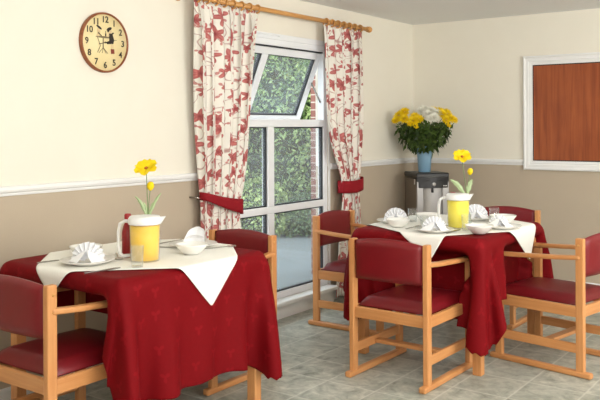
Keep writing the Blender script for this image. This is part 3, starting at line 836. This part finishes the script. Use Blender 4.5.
# left table
g = grid(LT[0] - 0.16, LT[1] + 0.475, LT[2] - 0.24, LT[3] + 0.37, TZT + 0.006)
XL = lay(g, LT, 0.005, wall=0.03, seed=1)
def tuck(X, ax, sgn, edge, lim, a0, a1, ztop, zfull):
    """ease the hanging side of a cloth inwards where a chair is pushed under the table"""
    o = X[..., 1 - ax]; v = X[..., ax]
    w = np.clip((o - a0 + .07) / .07, 0, 1) * np.clip((a1 + .07 - o) / .07, 0, 1)
    w = w * w * (3 - 2 * w)
    g = np.clip((ztop - X[..., 2]) / (ztop - zfull), 0, 1); g = g * g * (3 - 2 * g)
    hang = (v < edge + .03) if sgn > 0 else (v > edge - .03)
    need = np.where(hang, np.maximum(0, sgn * (lim - v)), 0)
    X[..., ax] = v + sgn * need * w * g
    return X
def rounded(g, tab, rx, ry):
    """the cloth has rounded corners: which of its cells lie inside them"""
    x, y = g[..., 0], g[..., 1]
    ax, bx, ay, by = x.min(), x.max(), y.min(), y.max()
    dx = np.maximum(np.maximum(ax + rx - x, x - bx + rx), 0) / rx; dy = np.maximum(np.maximum(ay + ry - y, y - by + ry), 0) / ry
    return dx ** 2 + dy ** 2 <= 1.02
def ripple(X, tab, amp):
    d = np.clip((TZT - 0.05 - X[..., 2]) / 0.5, 0, 1)
    out_x = (X[..., 0] > tab[1]).astype(float); out_y = (X[..., 1] < tab[2]).astype(float)
    w = np.sin(X[..., 1] * 19 + 0.6 * np.sin(X[..., 1] * 7)) * 0.6 + 0.4 * np.sin(X[..., 1] * 41 + 1)
    X[..., 0] += amp * d * w * out_x
    w2 = np.sin(X[..., 0] * 21 + 1)
    X[..., 1] += amp * 0.6 * d * w2 * out_y
    X[..., 2] += amp * 0.35 * d * np.sin(X[..., 1] * 38)
    return X
XL = ripple(XL, LT, 0.010)
XL = tuck(XL, 1, 1, LT[2], 2.50, 0.37, 0.90, .70, .635)
m_ = XL[..., 1] < LT[2]
XL[..., 1] = np.where(m_, LT[2] + (XL[..., 1] - LT[2]) * (1 - .7 * np.clip((.72 - XL[..., 2]) / .1, 0, 1)), XL[..., 1])
keepL = np.where(g[..., 1] > 2.8, rounded(g, LT, .52, .42), rounded(g, LT, .30, .24))

cloth_obj('tablecloth', XL, g[..., :2], MAT['redcloth'], 'deep red patterned tablecloth on the table below the clock', 'tablecloth', keep=keepL)
g = diamond(0.610, 2.705, 0.650, TZT + 0.014)
XT = lay(g, LT, 0.011, steps=200, wall=0.04, seed=2)
cloth_obj('table_topper', XT, g[..., :2], MAT['linen'], 'ivory square cloth laid diamond-wise on the table below the clock', 'tablecloth')
# right table
g = grid(RT[0] - 0.25, RT[1] + 0.33, RT[2] - 0.45, RT[3] + 0.20, TZT + 0.006)
XRr = lay(g, RT, 0.005, seed=3)
XRr = ripple(XRr, RT, 0.008)
XRr = tuck(XRr, 1, 1, RT[2], 4.315, 1.16, 1.66, .70, .64)
XRr = tuck(XRr, 0, -1, RT[1], 1.70, 4.46, 5.02, .71, .645)
cloth_obj('tablecloth', XRr, g[..., :2], MAT['redcloth'], 'deep red patterned tablecloth on the table nearer the hatch', 'tablecloth', keep=rounded(g, RT, .26, .26))
g = diamond(1.345, 4.65, 0.690, TZT + 0.014, rot=PI / 4 + math.radians(13))
XT2 = lay(g, RT, 0.011, steps=200, seed=4)
cloth_obj('table_topper', XT2, g[..., :2], MAT['linen'], 'ivory square cloth laid diamond-wise on the table nearer the hatch', 'tablecloth')

# ------------------------------------------------------------------ table settings
ZT = TZT + 0.0145
def lift(o, z=ZT): o.location.z = z; return o
def plate(x, y, label, r=0.125):
    k = r / 0.125
    o = lathe('dinner_plate', [(0.0005, 0.002), (0.07 * k, 0.002), (0.074 * k, 0.0), (0.078 * k, 0.003), (0.122 * k, 0.017), (0.125 * k, 0.019), (0.1235 * k, 0.0205), (0.082 * k, 0.0085), (0.070 * k, 0.0065), (0.0005, 0.0065)], MAT['china'], seg=48)
    o.location = (x, y, ZT); return tag(o, label, 'plate')
def bowl(x, y, label, r=0.078, h=0.048, tip=None):
    o = lathe('soup_bowl', [(0.0005, 0.003), (0.034, 0.003), (0.036, 0.0), (0.040, 0.003), (0.060, 0.018), (r - .003, h - .006), (r, h), (r - .003, h + .001), (r - .008, h - .006), (0.056, 0.021), (0.036, 0.008), (0.0005, 0.006)], MAT['china'], seg=40)
    o.location = (x, y, ZT)
    return tag(o, label, 'bowl')
def fan_napkin(x, y, rz, label, r=0.075, z=ZT + 0.0095, wings=True):
    """pleated paper napkin opened as an upright fan with two folded wings at its foot"""
    t = thing('paper_napkin', label, 'napkin', (x, y, z), rz)
    bm = bmesh.new(); n = 18; R0 = []; R1 = []; R2 = []
    for k in range(n + 1):
        a = PI * 0.06 + PI * 0.88 * k / n
        zz = (0.011 if k % 2 else -0.011)
        c_, s_ = math.cos(a), math.sin(a)
        rr = r * (1.0 + 0.15 * math.sin(a))
        R0.append(bm.verts.new((0.012 * c_, 0.0, 0.012 * s_)))
        R1.append(bm.verts.new((rr * .55 * c_, zz * .7 + 0.006, rr * .55 * s_)))
        R2.append(bm.verts.new((rr * c_, zz * 1.3 + 0.016, rr * s_)))
    for A, B in ((R0, R1), (R1, R2)):
        for k in range(n): bm.faces.new((A[k], A[k + 1], B[k + 1], B[k]))
    o = obj('fan', bm, MAT['napkin'], t); o.modifiers.new('thick', 'SOLIDIFY').thickness = 0.0016
    if wings:
        for s in (-1, 1):
            bm = bmesh.new()
            a = [(s * .004, -.008, .052), (s * .012, -.034, .030), (s * .034, -.052, .002), (s * .085, -.010, .003), (s * .078, .022, .004), (s * .035, .010, .036)]
            c = bm.verts.new((s * .036, -.012, .034)); v = [bm.verts.new(p) for p in a]
            for i in range(6): bm.faces.new((v[i], v[(i + 1) % 6], c))
            o = obj('folded_wing', bm, MAT['napkin'], t, smooth=False); o.modifiers.new('thick', 'SOLIDIFY').thickness = 0.0016
    return t
def mitre_napkin(x, y, rz, label, z=ZT + 0.0095):
    """napkin folded to a rounded leaning cone"""
    t = thing('paper_napkin', label, 'napkin', (x, y, z), rz)
    for q, (lean, r0, hh, off) in enumerate(((0.035, 0.060, 0.088, 0.0), (-0.01, 0.062, 0.050, 0.020))):
        bm = bmesh.new(); rows = []
        for j in range(9):
            f = j / 8; w = r0 * (1 - 0.32 * f) * max(0.02, 1 - max(0, (f - .7) / .31) ** 2) ** .5
            rows.append([bm.verts.new((w * math.cos(a) + .022 * f, off + lean * f + 0.34 * w * math.sin(a) - 0.012 * f, f * hh)) for a in [PI * k / 4 for k in range(5)]])
        for a, b in zip(rows, rows[1:]):
            for k in range(4): bm.faces.new((a[k], a[k + 1], b[k + 1], b[k]))
        o = obj('fold', bm, MAT['napkin'], t, smooth=False); o.modifiers.new('thick', 'SOLIDIFY').thickness = 0.0018
    return t
def tumbler(x, y, label, r=0.033, h=0.098):
    o = lathe('glass_tumbler', [(0.0005, 0.0), (r * .86, 0.0), (r, h), (r - .002, h), (r * .84 - .001, 0.006), (0.0005, 0.006)], MAT['glass'], seg=28)
    o.location = (x, y, ZT); return tag(o, label, 'glass')

def cutlery(kind, a, b, label):
    a, b = Vector((a[0], a[1], 0)), Vector((b[0], b[1], 0)); d = b - a; L = 0.19
    mid = (a + b) / 2; rz = math.atan2(d.y, d.x)
    bm = bmesh.new()
    h = 0.004
    if kind == 'knife':
        out = [(-.095, -.004), (-.095, .004), (-.02, .0055), (.0, .005), (.02, .009), (.08, .009), (.095, .002), (.09, -.003), (.02, -.005), (-.02, -.0045)]
    elif kind == 'spoon':
        out = [(-.09, -.005), (-.09, .005), (-.02, .003), (.035, .003), (.045, .012), (.06, .0185), (.08, .018), (.092, .008), (.092, -.008), (.08, -.018), (.06, -.0185), (.045, -.012), (.035, -.003), (-.02, -.003)]
    else:
        out = [(-.09, -.005), (-.09, .005), (-.02, .003), (.035, .003), (.05, .012), (.095, .012), (.095, .008), (.06, .0075), (.06, .005), (.095, .005), (.095, .0015), (.06, .0015), (.06, -.0015), (.095, -.0015), (.095, -.005), (.06, -.005), (.06, -.0075), (.095, -.008), (.095, -.012), (.05, -.012), (.035, -.003), (-.02, -.003)]
    top = [bm.verts.new((x, y, h * (1.2 if x < 0.03 else 1))) for x, y in out]; bot = [bm.verts.new((x, y, 0)) for x, y in out]
    bm.faces.new(top); bm.faces.new(bot[::-1])
    for i in range(len(out)): bm.faces.new((top[i], bot[i], bot[(i + 1) % len(out)], top[(i + 1) % len(out)]))
    o = obj({'knife': 'table_knife', 'spoon': 'dessert_spoon', 'fork': 'table_fork'}[kind], bm, MAT['steel'])
    o.location = (mid.x, mid.y, ZT + 0.0006); o.rotation_euler = (0, 0, rz)
    return tag(o, label, kind)

def jug(x, y, rz, label, juice, r=0.073, h=0.205):
    t = thing('juice_jug', label, 'jug', (x, y, ZT), rz)
    lathe('body', [(0.0005, 0.0), (r * .90, 0.0), (r * .92, 0.004), (r, h - .03), (r + .001, h - .012), (r - .0015, h - .012), (r - .003, h - .03), (r * .92 - .003, 0.005), (0.0005, 0.005)], MAT['plastic'], t, 40)
    lathe('juice', [(0.0005, 0.006), (r * .92 - .004, 0.006), (r - .0042, h * .80), (0.0005, h * .80)], juice, t, 40)
    bm = bmesh.new()
    add_lathe(bm, [(r + .002, h - .034), (r + .004, h - .030), (r + .003, h - .006), (r - .004, h + .003), (r - .02, h + .004), (0.0005, h + .005)], 40, cap0=True)
    # pouring lip of the lid
    v = [bm.verts.new(p) for p in ((r * .80, -.028, h - .004), (r + .026, 0, h + .002), (r * .80, .028, h - .004), (r * .93, -.022, h - .032), (r + .006, 0, h - .030), (r * .93, .022, h - .032))]
    for f in ((0, 1, 2), (0, 3, 4, 1), (1, 4, 5, 2)): bm.faces.new([v[i] for i in f])
    obj('lid', bm, MAT['lid'], t, smooth=True)
    pts = [(-r + .002, 0, h - .022), (-r - .020, 0, h - .020), (-r - .042, 0, h - .032), (-r - .050, 0, h - .07), (-r - .050, 0, h - .13), (-r - .044, 0, .035), (-r - .030, 0, .022), (-r + .006, 0, .024)]
    tube('handle', pts, 0.0115, MAT['handle'], t, 10, flat=0.75)
    return t
def poppy(t, c, r, tilt, mat, n=6, eye=True):
    bm = bmesh.new(); M = Matrix.Translation(c) @ Euler(tilt).to_matrix().to_4x4()
    for k in range(n):
        a = 2 * PI * k / n + 0.2; R = Matrix.Rotation(a, 4, 'Z')
        prof = [(0.0, 0.30, 0.0), (0.35, 0.62, 0.14), (0.7, 0.72, 0.20), (1.0, 0.42, 0.16)]
        rows = []
        for (d, w, z) in prof:
            rows.append([bm.verts.new(M @ R @ Vector((d * r, s * w * r * .62, z * r + (k % 2) * .03 * r + 0.10 * r * abs(s) - 0.05 * r * (1 - abs(s))))) for s in (-1, -.5, 0, .5, 1)])
        for p, q in zip(rows, rows[1:]):
            for i in range(4): bm.faces.new((p[i], p[i + 1], q[i + 1], q[i])).smooth = True
    o = obj('bloom', bm, mat, t)
    if eye:
        bm = bmesh.new(); add_lathe(bm, [(r * .16, 0.0), (r * .18, r * .10), (r * .10, r * .2), (0.0005, r * .22)], 14, M=M); obj('flower_centre', bm, MAT['eye'], o, smooth=True)
    return o
def bud_vase(x, y, label, flower, bud, leaves, tilt, h=0.17):
    """flower, bud, leaves: offsets from the vase foot"""
    t = thing('bud_vase', label, 'vase', (x, y, ZT))
    lathe('vase_body', [(0.0005, 0.0), (0.028, 0.0), (0.032, 0.012), (0.026, 0.05), (0.015, 0.09), (0.012, h - .02), (0.016, h), (0.0145, h), (0.0105, h - .02), (0.013, 0.09), (0.022, 0.05), (0.0005, 0.012)], MAT['vaseglass'], t, 24)
    for (e, rr) in ((flower, .0022), (bud, .0018)):
        e = Vector(e); tube('stem', [(0, 0, .03), (0.002, 0, h), (e.x * .35, e.y * .35, h + (e.z - h) * .45), (e.x * .8, e.y * .8, h + (e.z - h) * .8), tuple(e)], rr, MAT['stem'], t, 6)
    poppy(t, flower, 0.058, tilt, MAT['petal'])
    b = Vector(bud); bm = bmesh.new()
    M = Matrix.Translation(b) @ Euler((0.1, 0.2, 0)).to_matrix().to_4x4()
    add_lathe(bm, [(0.003, -.026), (0.012, -.018), (0.018, -.004), (0.016, .010), (0.010, .018), (0.001, .020)], 14, M=M); o = obj('flower_bud', bm, MAT['petal'], t, smooth=True)
    bm = bmesh.new()
    for (e, w) in leaves:
        e = Vector(e); s = Vector((0.002, 0, h - .005)); n = 8; side = Vector((0.81, 0.586, 0)).cross((e - s).normalized()).normalized()
        rows = []
        for k in range(n + 1):
            f = k / n; c = s.lerp(e, f) + Vector((0, 0, 0.02 * math.sin(PI * f)))
            ww = w * (math.sin(PI * min(1, f * 1.02)) ** .8 * (1 + .35 * (k % 2)) + .05)
            pr = (e - s).cross(Vector((0.586, -0.81, 0))).normalized()
            rows.append([bm.verts.new(c + pr * ww), bm.verts.new(c + Vector((0.586, -.81, 0)) * .004), bm.verts.new(c - pr * ww)])
        for a, b_ in zip(rows, rows[1:]):
            for i in range(2): bm.faces.new((a[i], a[i + 1], b_[i + 1], b_[i]))
    o = obj('leaf_spray', bm, MAT['stem_p'], t); o.modifiers.new('thick', 'SOLIDIFY').thickness = 0.0008
    return t
def sauce_bottle(x, y, label):
    t = thing('sauce_bottle', label, 'bottle', (x, y, ZT))
    lathe('body', [(0.0005, 0.0), (0.026, 0.0), (0.028, 0.006), (0.028, 0.12), (0.022, 0.145), (0.014, 0.165), (0.013, 0.180), (0.0005, 0.180)], MAT['redcap'], t, 24)
    lathe('cap', [(0.0165, 0.176), (0.0165, 0.200), (0.014, 0.208), (0.0005, 0.209)], MAT['redcap'], t, 20)
    return t
TABL = 'on the table below the clock'; TABR = 'on the table nearer the hatch'
VR = Vector((0.81, 0.586, 0)); VF = Vector((-0.586, 0.81, 0))
plate(0.640, 2.340, 'white dinner plate with fan napkin on the table below the clock')
fan_napkin(0.640, 2.340, math.radians(35), 'white fan napkin on the plate left of the orange juice jug')
bowl(0.470, 2.470, 'white bowl behind the fan napkin on the table below the clock', 0.08, .05)
tumbler(0.895, 2.410, 'small clear tumbler in front of the orange yellow juice jug', .030, .095)
jug(0.800, 2.545, math.radians(36), 'tall clear jug of orange yellow juice on the clock table', MAT['juice_o'])
bud_vase(0.665, 2.690, 'slim bud vase with one open yellow poppy behind the orange juice jug', (-0.004, -0.004, 0.418), (0.012, 0.008, 0.335), [((-0.050, -0.038, .285), .007), ((-0.02, -0.012, .255), .005), ((0.055, 0.04, .30), .006), ((0.03, 0.025, .26), .006)], (math.radians(35), math.radians(20), 0))
sauce_bottle(0.655, 2.570, 'red sauce bottle behind the handle of the orange juice jug')
plate(0.690, 2.985, 'white dinner plate under the bowl and mitre napkin at the window end')
bowl(0.845, 2.810, 'white bowl in front of the mitre napkin right of the orange jug', 0.082, .05)
mitre_napkin(0.665, 3.005, math.radians(25), 'tall rounded white napkin on the plate at the window end')
cutlery('knife', (0.845, 2.135), (0.860, 2.370), 'steel knife in front of the fan napkin plate')
cutlery('fork', (0.455, 2.23), (0.48, 2.36), 'steel fork at the wall side of the fan napkin plate')
cutlery('spoon', (0.50, 2.63), (0.72, 2.46), 'steel spoon lying left of the orange juice jug')
cutlery('knife', (0.475, 2.95), (0.475, 3.10), 'steel knife at the wall side of the mitre napkin plate')
cutlery('fork', (0.585, 2.87), (0.66, 2.90), 'steel fork between the orange jug and the mitre napkin bowl')
cutlery('spoon', (0.80, 2.95), (0.86, 3.13), 'steel spoon right of the mitre napkin bowl')
# right table
plate(1.465, 4.215, 'white dinner plate in front of the lemon juice jug handle', .118)
fan_napkin(1.465, 4.215, math.radians(35), 'white fan napkin on the plate nearest the lone armchair', .07)
bowl(1.195, 4.665, 'white bowl behind the front fan napkin, left of the lemon juice jug', .082, .05)
bowl(1.175, 4.300, 'white bowl at the window side corner of the hatch table')
plate(1.045, 4.465, 'white plate half hidden by the window side bowl on the hatch table', .105)
fan_napkin(1.065, 4.470, math.radians(30), 'white fan napkin at the window side of the hatch table', .075)
tumbler(1.125, 4.585, 'clear tumbler beside the window side napkin', .032, .085)
tumbler(1.270, 4.470, 'low clear tumbler between the two napkins nearest the window', .028, .055)
jug(1.500, 4.470, math.radians(36), 'tall clear jug of lemon yellow juice on the hatch table', MAT['juice_l'], .070)
tumbler(1.590, 4.385, 'clear tumbler in front of the lemon yellow juice jug', .030, .095)
bud_vase(1.470, 4.66, 'slim bud vase with yellow poppy and bud behind the lemon juice jug', (-0.022, -0.016, 0.425), (0.020, 0.014, 0.335), [((-0.085, -0.062, .285), .012), ((0.030, 0.022, .285), .012)], (math.radians(35), math.radians(25), 0))
sauce_bottle(1.425, 4.560, 'red sauce bottle behind the handle of the lemon juice jug')
plate(1.430, 4.900, 'white dinner plate behind the lemon juice jug on the hatch table', .105)
fan_napkin(1.430, 4.900, math.radians(33), 'white fan napkin behind and right of the lemon juice jug', .082)
tumbler(1.540, 4.940, 'clear tumbler beside the far napkin on the hatch table', .034, .085)
bowl(1.715, 4.285, 'white bowl right of the lemon juice jug near the table edge', .082, .05)
plate(1.735, 4.590, 'white dinner plate nearest the side-on armchair', .115)
fan_napkin(1.720, 4.575, math.radians(32), 'white fan napkin nearest the side-on armchair', .062)
bowl(1.655, 4.800, 'white bowl behind the plate nearest the side-on armchair', .085, .055)
cutlery('knife', (1.56, 4.19), (1.56, 4.36), 'steel knife below the lemon juice jug')
cutlery('fork', (1.275, 4.22), (1.27, 4.40), 'steel fork left of the front fan napkin plate')

# ------------------------------------------------------------------ water cooler and bouquet
wc = thing('water_cooler', 'black and silver water cooler standing in the room corner', 'water cooler', (0.300, 6.420, 0), math.radians(47))
# local: front faces -y
w, d, h = 0.300, 0.340, 1.0
box('cabinet', (0, 0.01, 0.47), (w - .01, d - .02, 0.94), MAT['coolside'], wc, 0.008)
box('top_cover', (0, 0, 0.972), (w + .006, d + .004, 0.045), MAT['black'], wc, 0.012)
bm = bmesh.new()
n = 10
prof = [(-w / 2, -d / 2 + .012)] + [(-w / 2 + w * k / n, -d / 2 - 0.022 * math.sin(PI * k / n)) for k in range(n + 1)] + [(w / 2, -d / 2 + .012)]
lo = [bm.verts.new((x, y, .862)) for x, y in prof]; hi = [bm.verts.new((x, y, .96)) for x, y in prof]
for i in range(len(prof) - 1): bm.faces.new((lo[i], lo[i + 1], hi[i + 1], hi[i]))
bm.faces.new(lo); bm.faces.new(hi); bm.faces.new((lo[0], hi[0], hi[-1], lo[-1]))
cp = obj('control_panel', bm, MAT['black'], wc, 0.003)
bm = bmesh.new(); Mx = Matrix.Translation((0.0, -d / 2 - .0215, .895)) @ Matrix.Rotation(PI / 2, 4, 'X')
add_lathe(bm, [(0.018, 0), (0.018, .004), (0.012, .006), (0.0005, .006)], 20, M=Mx, cap0=True); obj('button', bm, MAT['silver'], cp)
for k in range(3): box('indicator', (0.095 + .014 * k, -d / 2 - .0135 + .004 * k, .880), (0.008, .003, .008), MAT['white'], cp, 0)
for s in (-1, 1): box('side_slot', (s * .06, -d / 2 - .017, .930), (.05, .008, .012), MAT['gasket_or_gap_shade'], cp, .002, rot=Euler((0, 0, s * .16)))
bm = bmesh.new()
for s in (-1, 1): add_box(bm, (s * (w / 2 - .032), -d / 2 + .012, .46), (.064, .03, .92))
add_box(bm, (0, -d / 2 + .012, .25), (w - .128, .03, .48))
obj('front_panel', bm, MAT['silver'], wc, .006)
bm = bmesh.new(); rows = []
for z in (.49, .87):
    rows.append([bm.verts.new((.085 * math.cos(a), -d / 2 + .001 + .016 * math.sin(a), z)) for a in [PI * k / 14 for k in range(15)]])
for k in range(14): bm.faces.new((rows[0][k], rows[0][k + 1], rows[1][k + 1], rows[1][k])).smooth = True
obj('dispensing_recess', bm, MAT['silver'], wc)
box('drip_tray', (0, -d / 2 - .01, .485), (.17, .07, .02), MAT['black'], wc, .004)
tube('tap', [(0, -d / 2 + .02, .87), (0, -d / 2 + .01, .82)], .011, MAT['black'], wc)
bm = bmesh.new()
add_box(bm, (-w / 2 + .002, -.105, .915), (.004, .016, .05)); obj('side_clip', bm, MAT['white'], wc, .001)

BV = Vector((0.300, 6.385, 0.995))
bq = thing('flower_vase', 'blue vase of yellow and white chrysanthemums on the water cooler', 'vase', BV)
lathe('vase_body', [(0.0005, 0), (0.050, 0), (0.054, .004), (0.064, .13), (0.074, .225), (0.076, .235), (0.072, .235), (0.061, .13), (0.045, .01), (0.0005, .01)], MAT['bluevase'], bq, 32)
# (screen right, depth towards viewer, height, radius, colour)
blooms = [(-.24, 0, .49, .050, 'y'), (-.195, .05, .52, .046, 'y'), (-.27, .03, .45, .040, 'y'), (-.20, .08, .46, .046, 'y'), (-.125, .10, .44, .050, 'y'), (-.07, .09, .455, .044, 'y'), (-.10, .04, .48, .044, 'y'), (-.155, .12, .42, .03, 'y'),
          (-.04, .02, .53, .046, 'w'), (.01, .06, .50, .046, 'w'), (.055, .03, .53, .046, 'w'), (.065, .10, .47, .05, 'w'), (.02, .12, .455, .036, 'w'), (-.01, -.04, .55, .044, 'w'), (.105, .05, .51, .044, 'w'), (.09, -.04, .54, .04, 'y'),
          (.15, .05, .50, .05, 'y'), (.20, .0, .51, .048, 'y'), (.225, .06, .46, .048, 'y'), (.175, .10, .45, .044, 'y'), (.26, .03, .45, .038, 'y'), (.145, -.03, .53, .042, 'y'), (-.10, .14, .39, .022, 'y'), (.20, .09, .40, .022, 'y')]
for (rx, fw_, hz, rr, cc) in blooms:
    rr *= 1.22; c = VR * rx * .98 - VF * (fw_ + .05); c.z = hz + .02
    tube('stem', [(0, 0, .03), (c.x * .12, c.y * .12, .20), (c.x * .6, c.y * .6, .2 + (hz - .2) * .6), (c.x, c.y, hz - .01)], .0028, MAT['stem'], bq, 5)
    bm = bmesh.new()
    out = Vector((c.x, c.y, .16)).normalized(); out = (out * .6 - VF * .5 + Vector((0, 0, .4))).normalized()
    Mb = Matrix.Translation(c) @ out.to_track_quat('Z', 'Y').to_matrix().to_4x4()
    for ring, (n_, el, rl) in enumerate(((20, -.1, 1.0), (18, .3, .92), (14, .7, .75), (8, 1.15, .5))):
        for k in range(n_):
            a = 2 * PI * (k + .5 * ring) / n_ + random.uniform(-.1, .1); e_ = el + random.uniform(-.12, .12); L = rr * rl * random.uniform(.88, 1.08)
            dv = Vector((math.cos(a) * math.cos(e_), math.sin(a) * math.cos(e_), math.sin(e_))); sd = Vector((-math.sin(a), math.cos(a), 0)) * rr * .13; upv = dv.cross(sd).normalized() * rr * .05
            v = [bm.verts.new(Mb @ p) for p in (dv * L * .1, dv * L * .6 + sd, dv * L, dv * L * .6 - sd, dv * L * .6 - upv)]
            bm.faces.new((v[0], v[1], v[4])); bm.faces.new((v[1], v[2], v[4])); bm.faces.new((v[2], v[3], v[4])); bm.faces.new((v[3], v[0], v[4]))
    obj('bloom', bm, MAT['petal' if cc == 'y' else 'petalw'], bq)
n = 1500
th = rng.uniform(0, 2 * PI, n); ph_ = rng.uniform(0, 1, n) ** .7
zz = .20 + .235 * rng.uniform(0, 1, n) ** .8
rr = (.05 + .19 * np.sin(np.clip((zz - .17) / .22, 0, 1) * PI / 2)) * np.sqrt(rng.uniform(.12, 1, n))
P = np.stack([rr * np.cos(th), rr * np.sin(th), zz], 1)
N = np.stack([np.cos(th), np.sin(th), np.full(n, .3)], 1)
me = leaf_mesh(P, N, .058, .42, .25, .7)
tag(link('greenery', me, MAT['bouqleaf'], bq), 'dark green leaves')

# ------------------------------------------------------------------ camera
cam = bpy.data.cameras.new('camera'); co = bpy.data.objects.new('camera', cam); COL.objects.link(co)
cam.sensor_width = 36.0; cam.lens = 785 / 600 * 36; cam.shift_y = -(200 - 127.6) / 600
cam.clip_start = 0.05
yaw = math.radians(35.9)
co.matrix_world = Matrix.Translation((3.54, 0, 1.40)) @ Euler((PI / 2, 0, yaw)).to_matrix().to_4x4() @ Matrix.Rotation(-0.0045, 4, 'Z')
scn.camera = co

# ------------------------------------------------------------------ light
def area(name, loc, target, size, power, color=(1, 1, 1), sy=None):
    l = bpy.data.lights.new(name, 'AREA'); l.shape = 'RECTANGLE'; l.size = size; l.size_y = sy or size; l.energy = power; l.color = color
    o = bpy.data.objects.new(name, l); COL.objects.link(o); o.location = loc
    o.rotation_euler = (Vector(target) - Vector(loc)).to_track_quat('-Z', 'Y').to_euler(); return o
area('daylight_from_side_window', (5.80, 3.4, 1.55), (0.0, 3.3, 0.9), 2.6, 92, (1.0, 0.99, 0.97), 1.4)
area('rear_fill', (4.9, -1.8, 1.7), (1.2, 4.2, 0.9), 1.8, 40, (1.0, 0.99, 0.97), 1.3)  # added fill behind the viewer in place of bounced flash; no window there
area('overhead_fill', (2.9, 2.2, 2.36), (2.6, 2.4, 0), 1.2, 34, (1.0, 0.985, 0.965))  # added overhead fill to brighten the table tops; no fitting modelled
def lamp(name, loc, power, rad, color=(1.0, 0.985, 0.965)):
    l = bpy.data.lights.new(name, 'POINT'); l.energy = power; l.shadow_soft_size = rad; l.color = color
    o = bpy.data.objects.new(name, l); COL.objects.link(o); o.location = loc; return o
lamp('point_fill', (3.9, 0.4, 1.95), 40, 0.25)  # unseen point light, added to brighten ceiling and walls
area('ceiling_bounce_fill', (4.5, 4.3, 1.75), (4.2, 4.5, 3.0), 0.6, 46)  # added upward fill that lightens the far ceiling; no real fitting
area('ceiling_bounce_fill', (3.9, 0.9, 1.75), (3.7, 1.4, 3.0), 0.6, 64)  # second added upward fill, near the camera, for soft ceiling bounce
w_ = bpy.data.worlds.new('sky'); scn.world = w_; w_.use_nodes = True
bg = w_.node_tree.nodes['Background']; bg.inputs[0].default_value = (0.86, 0.94, 1.0, 1); bg.inputs[1].default_value = 4.0
sun = bpy.data.lights.new('sun', 'SUN'); sun.energy = 1.0; sun.angle = math.radians(12); sun.color = (1, .97, .9)
so = bpy.data.objects.new('sun', sun); COL.objects.link(so); so.rotation_euler = Euler((math.radians(50), 0, math.radians(40)))

scn.view_settings.view_transform = 'Standard'; scn.view_settings.look = 'None'
scn.view_settings.exposure = 0.0; scn.view_settings.gamma = 1.0; scn.view_settings.use_curve_mapping = False
scn.cycles.use_denoising = True
scn.cycles.max_bounces = 10; scn.cycles.transparent_max_bounces = 16; scn.cycles.sample_clamp_indirect = 6
